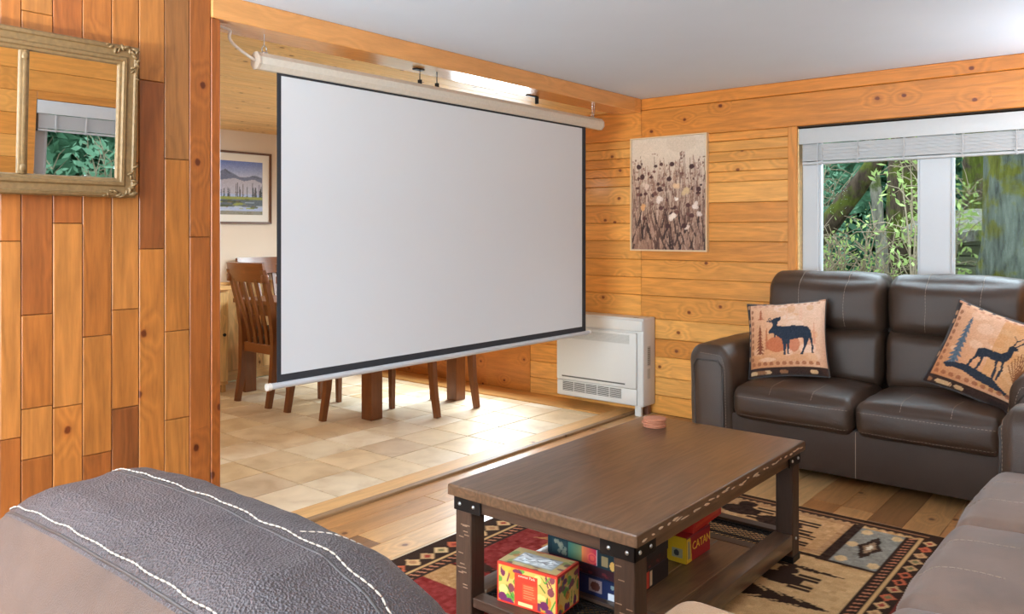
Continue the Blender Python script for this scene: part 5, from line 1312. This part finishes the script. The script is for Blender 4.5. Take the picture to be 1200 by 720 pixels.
def trunk_tree(name, pts, radii, mat, label, foliage=None, cat='tree'):
    r = empty(name, pts[0]); inv = Matrix.Translation(-Vector(pts[0])); bm = bmesh.new()
    P, Rr = [], []
    for (a, b, ra, rb) in zip(pts[:-1], pts[1:], radii[:-1], radii[1:]):
        for k in range(6): t_ = k/6; P.append(Vector(a).lerp(Vector(b), t_)); Rr.append((ra+(rb-ra)*t_)*(1+0.10*mnoise.noise(Vector((k*1.3, ra*9, len(P)*0.7)))))
    P.append(Vector(pts[-1])); Rr.append(radii[-1]); tube(bm, P, 0.1, 14, True, Rr)
    for v in bm.verts: v.co += Vector((mnoise.noise(v.co*4), mnoise.noise(v.co*4+Vector((5, 5, 5))), 0))*radii[0]*0.16
    o = obj('trunk', bm, mat, r, smooth=180); o.matrix_parent_inverse = inv
    if foliage:
        o = obj('foliage', foliage[0], foliage[1], r); o.matrix_parent_inverse = inv
    return tag(r, label, cat)
def gpos(px, Y): q = px_on(px, 272, 'y', Y); return q.x
# nearest big trunk at right
xb_ = gpos(1212, 8.6); trunk_tree('mossy_tree', [(xb_+0.02, 8.6, GZ), (xb_, 8.6, 1.2), (xb_+0.05, 8.65, 6.0)], [0.50, 0.40, 0.36], M['bark2'], 'thick mossy grey-green tree trunk close outside the window beside the shed', None)
x_ = gpos(1057, 11.0); trunk_tree('dark_trunk_tree', [(x_+0.05, 11.0, GZ), (x_, 11, 2.0), (x_+0.25, 11, 6.5)], [0.22, 0.17, 0.13], M['bark'], 'dark mossy upright tree trunk seen through the left window pane')
x_ = gpos(1143, 12.7); trunk_tree('dark_trunk_tree', [(x_, 12.7, GZ), (x_+0.05, 12.7, 2.0), (x_-0.1, 12.7, 6.5)], [0.24, 0.19, 0.15], M['bark'], 'dark tree trunk rising behind the shed roof')
x0_ = gpos(945, 8.1); x1_ = gpos(1030, 8.1); trunk_tree('leaning_tree', [(x0_-0.3, 8.1, GZ), (x0_+0.05, 8.1, 1.15), (x1_, 8.1, 2.0), (x1_+1.4, 8.1, 3.4)], [0.12, 0.105, 0.085, 0.06], M['bark'], 'leaning moss-covered tree trunk crossing the left window pane')
x_ = gpos(1030, 9.5); trunk_tree('pale_tree', [(x_+0.12, 9.5, GZ), (x_+0.02, 9.5, 1.2), (x_-0.12, 9.5, 2.6), (x_-0.2, 9.5, 5)], [0.075, 0.062, 0.052, 0.04], M['bark3'], 'slim pale-barked tree between the leaning trunk and the dark trunk')
# shed
shx0, shx1, shy = gpos(1085, 10.2), gpos(1240, 10.2), 10.2
sh = empty('garden_shed', ((shx0+shx1)/2, shy+1, GZ)); tag(sh, 'low weathered shed with moss-covered roof behind the big trunk', 'shed'); shi = Matrix.Translation((-(shx0+shx1)/2, -(shy+1), -GZ))
def shp(name, bm, mat, **k): o = obj(name, bm, mat, sh, **k); o.matrix_parent_inverse = shi; return o
zt_ = px_on(1140, 281, 'y', shy).z
k = 0; z = GZ
while z < zt_-0.02:
    shp('siding_board', box((shx0, shy, z+0.006), (shx1, shy+0.03+0.005*(k % 2), min(z+0.11, zt_)), 0.006), plain('mossy_siding', L(128, 132, 104), 0.9, var=0.3, bscale=6) if k == 0 else sh.children[0].data.materials[0]); z += 0.115; k += 1
shp('shed_body', box((shx0+0.02, shy+0.04, GZ), (shx1-0.02, shy+2.0, zt_)), plain('shed_dark', L(60, 56, 48), 0.9))
bm = bmesh.new(); N = 26
ringsA = []
for i in range(N+1):
    x = shx0-0.2+(shx1-shx0+0.4)*i/N; ringsA.append([bm.verts.new((x, yy, zz+0.05*mnoise.noise(Vector((x*4, yy*3, 1))))) for yy, zz in ((shy-0.25, zt_-0.02), (shy-0.27, zt_+0.10), (shy+0.3, zt_+0.22), (shy+1.2, zt_+0.36), (shy+2.2, zt_+0.10), (shy+2.2, zt_-0.02))])
for a, b in zip(ringsA[:-1], ringsA[1:]):
    for j in range(6): bm.faces.new((a[j], a[(j+1) % 6], b[(j+1) % 6], b[j]))
bm.faces.new(ringsA[0]); bm.faces.new(ringsA[-1][::-1]); shp('mossy_roof', bm, bark_mat('shingle_moss', L(150, 146, 138), L(140, 150, 70), 0.25), smooth=40)
# shrubs with arching twigs close to the window
def shrub(name, cx, cy, h, w, nb, nl, lm, label, seed, ls=0.035, spread=1.0):
    rn = random.Random(seed); r = empty(name, (cx, cy, GZ)); bm = bmesh.new(); tips = []
    for k in range(nb):
        a = rn.uniform(0, 2*PI); rr = rn.uniform(0.3, 1)*w; hh = h*rn.uniform(0.6, 1.05)
        P = []
        for t_ in np.linspace(0, 1, 9):
            arch = hh*math.sin(t_*PI*rn.uniform(0.52, 0.58)) if spread > 0 else hh*t_
            P.append(Vector((math.cos(a)*rr*t_**1.2+0.05*mnoise.noise(Vector((t_*4, k, seed))), math.sin(a)*rr*0.6*t_**1.2, arch)))
        tube(bm, P, 0.01, 5, True, [0.011*(1-0.75*i/8) for i in range(9)]); tips += P[3:]
        for _ in range(5):
            q = rn.choice(P[3:]); e = q+Vector((rn.uniform(-.3, .3), rn.uniform(-.2, .2), rn.uniform(-.1, .35))); tube(bm, [q, q.lerp(e, .5)+Vector((0, 0, .04)), e], 0.005, 4, True, [0.006, 0.004, 0.002]); tips += [e, q.lerp(e, .5)]
    obj('branches', bm, M['twig'], r)
    def fn(r_):
        q = tips[r_.randint(len(tips))]; return np.array(q)+r_.randn(3)*np.array((0.07, 0.07, 0.06))
    obj('foliage', leaf_cloud(nl, fn, ls, seed), lm, r); return tag(r, label, 'shrub')
shrub('flowering_shrub', gpos(1000, 7.6), 7.6, 1.65, 0.62, 34, 700, M['leaf'], 'leafy shrub with tangled pale arching twigs below the leaning trunk', 3, 0.013)
shrub('leafy_shrub', gpos(1074, 6.5), 6.5, 2.3, 0.20, 7, 260, M['leaf'], 'bright green upright shrub in front of the dark trunk at the mullion', 5, 0.015)
shrub('leafy_shrub', gpos(1108, 9.0), 9.0, 2.5, 0.26, 10, 420, M['leaf'], 'bright green shrub hanging over the mossy shed roof', 7, 0.018)
shrub('twiggy_shrub', gpos(952, 9.0), 9.0, 2.5, 0.7, 30, 1100, M['leaf2'], 'blue-green twiggy shrub at the foot of the leaning trunk', 8, 0.015)
# conifers behind
def conifer(name, x, y, h, w, n, seed, label, mat):
    r = empty(name, (x, y, GZ)); bm = bmesh.new(); tube(bm, [(0, 0, 0), (0, 0, h*0.5), (0, 0, h)], 0.1, 8, True, [0.16, 0.11, 0.03]); obj('trunk', bm, M['bark'], r)
    def fn(q):
        z = h*(0.03+0.95*q.rand()**1.3); rad = w*(1-z/h)*math.sqrt(q.rand())+0.05; a = q.rand()*2*PI; return np.array((rad*math.cos(a), rad*math.sin(a), z-0.25*rad))
    obj('foliage', leaf_cloud(n, fn, 0.085, seed, 2.6), mat, r); return tag(r, label, 'tree', 'conifers behind the garden')
rn = random.Random(44)
for row, (yy, n_, off) in enumerate(((14.4, 6, -8.3), (16.5, 7, -9.6), (18.6, 7, -10.2))):
    for i in range(n_):
        pale = (i+row) % 3 == 0
        conifer('conifer', off+i*2.12, yy, rn.uniform(5.5, 7.5), 0.86, 3000, 100+i+20*row, ('pale blue-green conifer' if pale else 'dark green conifer')+[' at the front of the woods', ' in the middle of the woods', ' at the back of the woods'][row]+' beyond the garden', M['leaf2'] if pale else M['leaf3'])
for i in range(4):
    conifer('conifer', 5.6+(i % 2)*0.4, 2.0+i*2.05, rn.uniform(4.5, 6), 0.86, 2800, 200+i, 'dense green conifer outside the side window, seen in the mirror', M['leaf3'] if i % 2 else M['leaf2'])
for i in range(4):
    conifer('conifer', 8.2, 3.2+i*2.4, rn.uniform(5, 6.5), 1.05, 3200, 230+i, 'dark green conifer in the second row outside the side window', M['leaf3'])
for i, (x, y) in enumerate(((2.9, 3.9), (3.3, 5.0), (2.6, 2.9))):
    shrub('twiggy_shrub', x, y, 1.9, 0.6, 18, 420, M['leaf2'], 'pale twiggy shrub outside the side window, seen in the mirror', 30+i, 0.03)['group'] = 'shrubs outside the side window'

# uplighter lamps added to brighten the ceiling: one in the corner between the two sofas, one behind the camera (both outside the frame)
def uplighter(x, y, label, e):
    tl_ = empty('added_uplighter', (x, y, 0)); tag(tl_, label, 'lamp')
    bm = bmesh.new(); lathe(bm, (0, 0, 0), [(0.12, 0), (0.12, 0.012), (0.05, 0.03), (0.015, 0.04)], 24); obj('base', bm, M['black'], tl_, smooth=40)
    bm = bmesh.new(); tube(bm, [(0, 0, 0.03), (0, 0, 1.26)], 0.011, 10); obj('pole', bm, M['black'], tl_, smooth=60)
    bm = bmesh.new(); lathe(bm, (0, 0, 0), [(0.02, 1.25), (0.08, 1.28), (0.14, 1.36), (0.136, 1.363), (0.078, 1.286), (0.02, 1.258)], 28); obj('shade', bm, plain('frosted_glass', L(240, 232, 220), 0.5), tl_, smooth=60)
    ua = bpy.data.lights.new('ceiling_fill', 'AREA'); ua.shape = 'DISK'; ua.size = 0.2; ua.energy = e; ua.color = (0.78, 0.90, 1.0)
    uo = bpy.data.objects.new('ceiling_fill', ua); C.objects.link(uo); uo.parent = tl_; uo.location = (0, 0, 1.38); uo.rotation_euler = (PI, 0, 0)
uplighter(0.30, 4.55, 'added black uplighter for ceiling fill, out of view in the corner beside the loveseat', 33)
uplighter(-2.0, -0.7, 'added black uplighter for ceiling fill, out of view behind the stitched leather chair', 290)
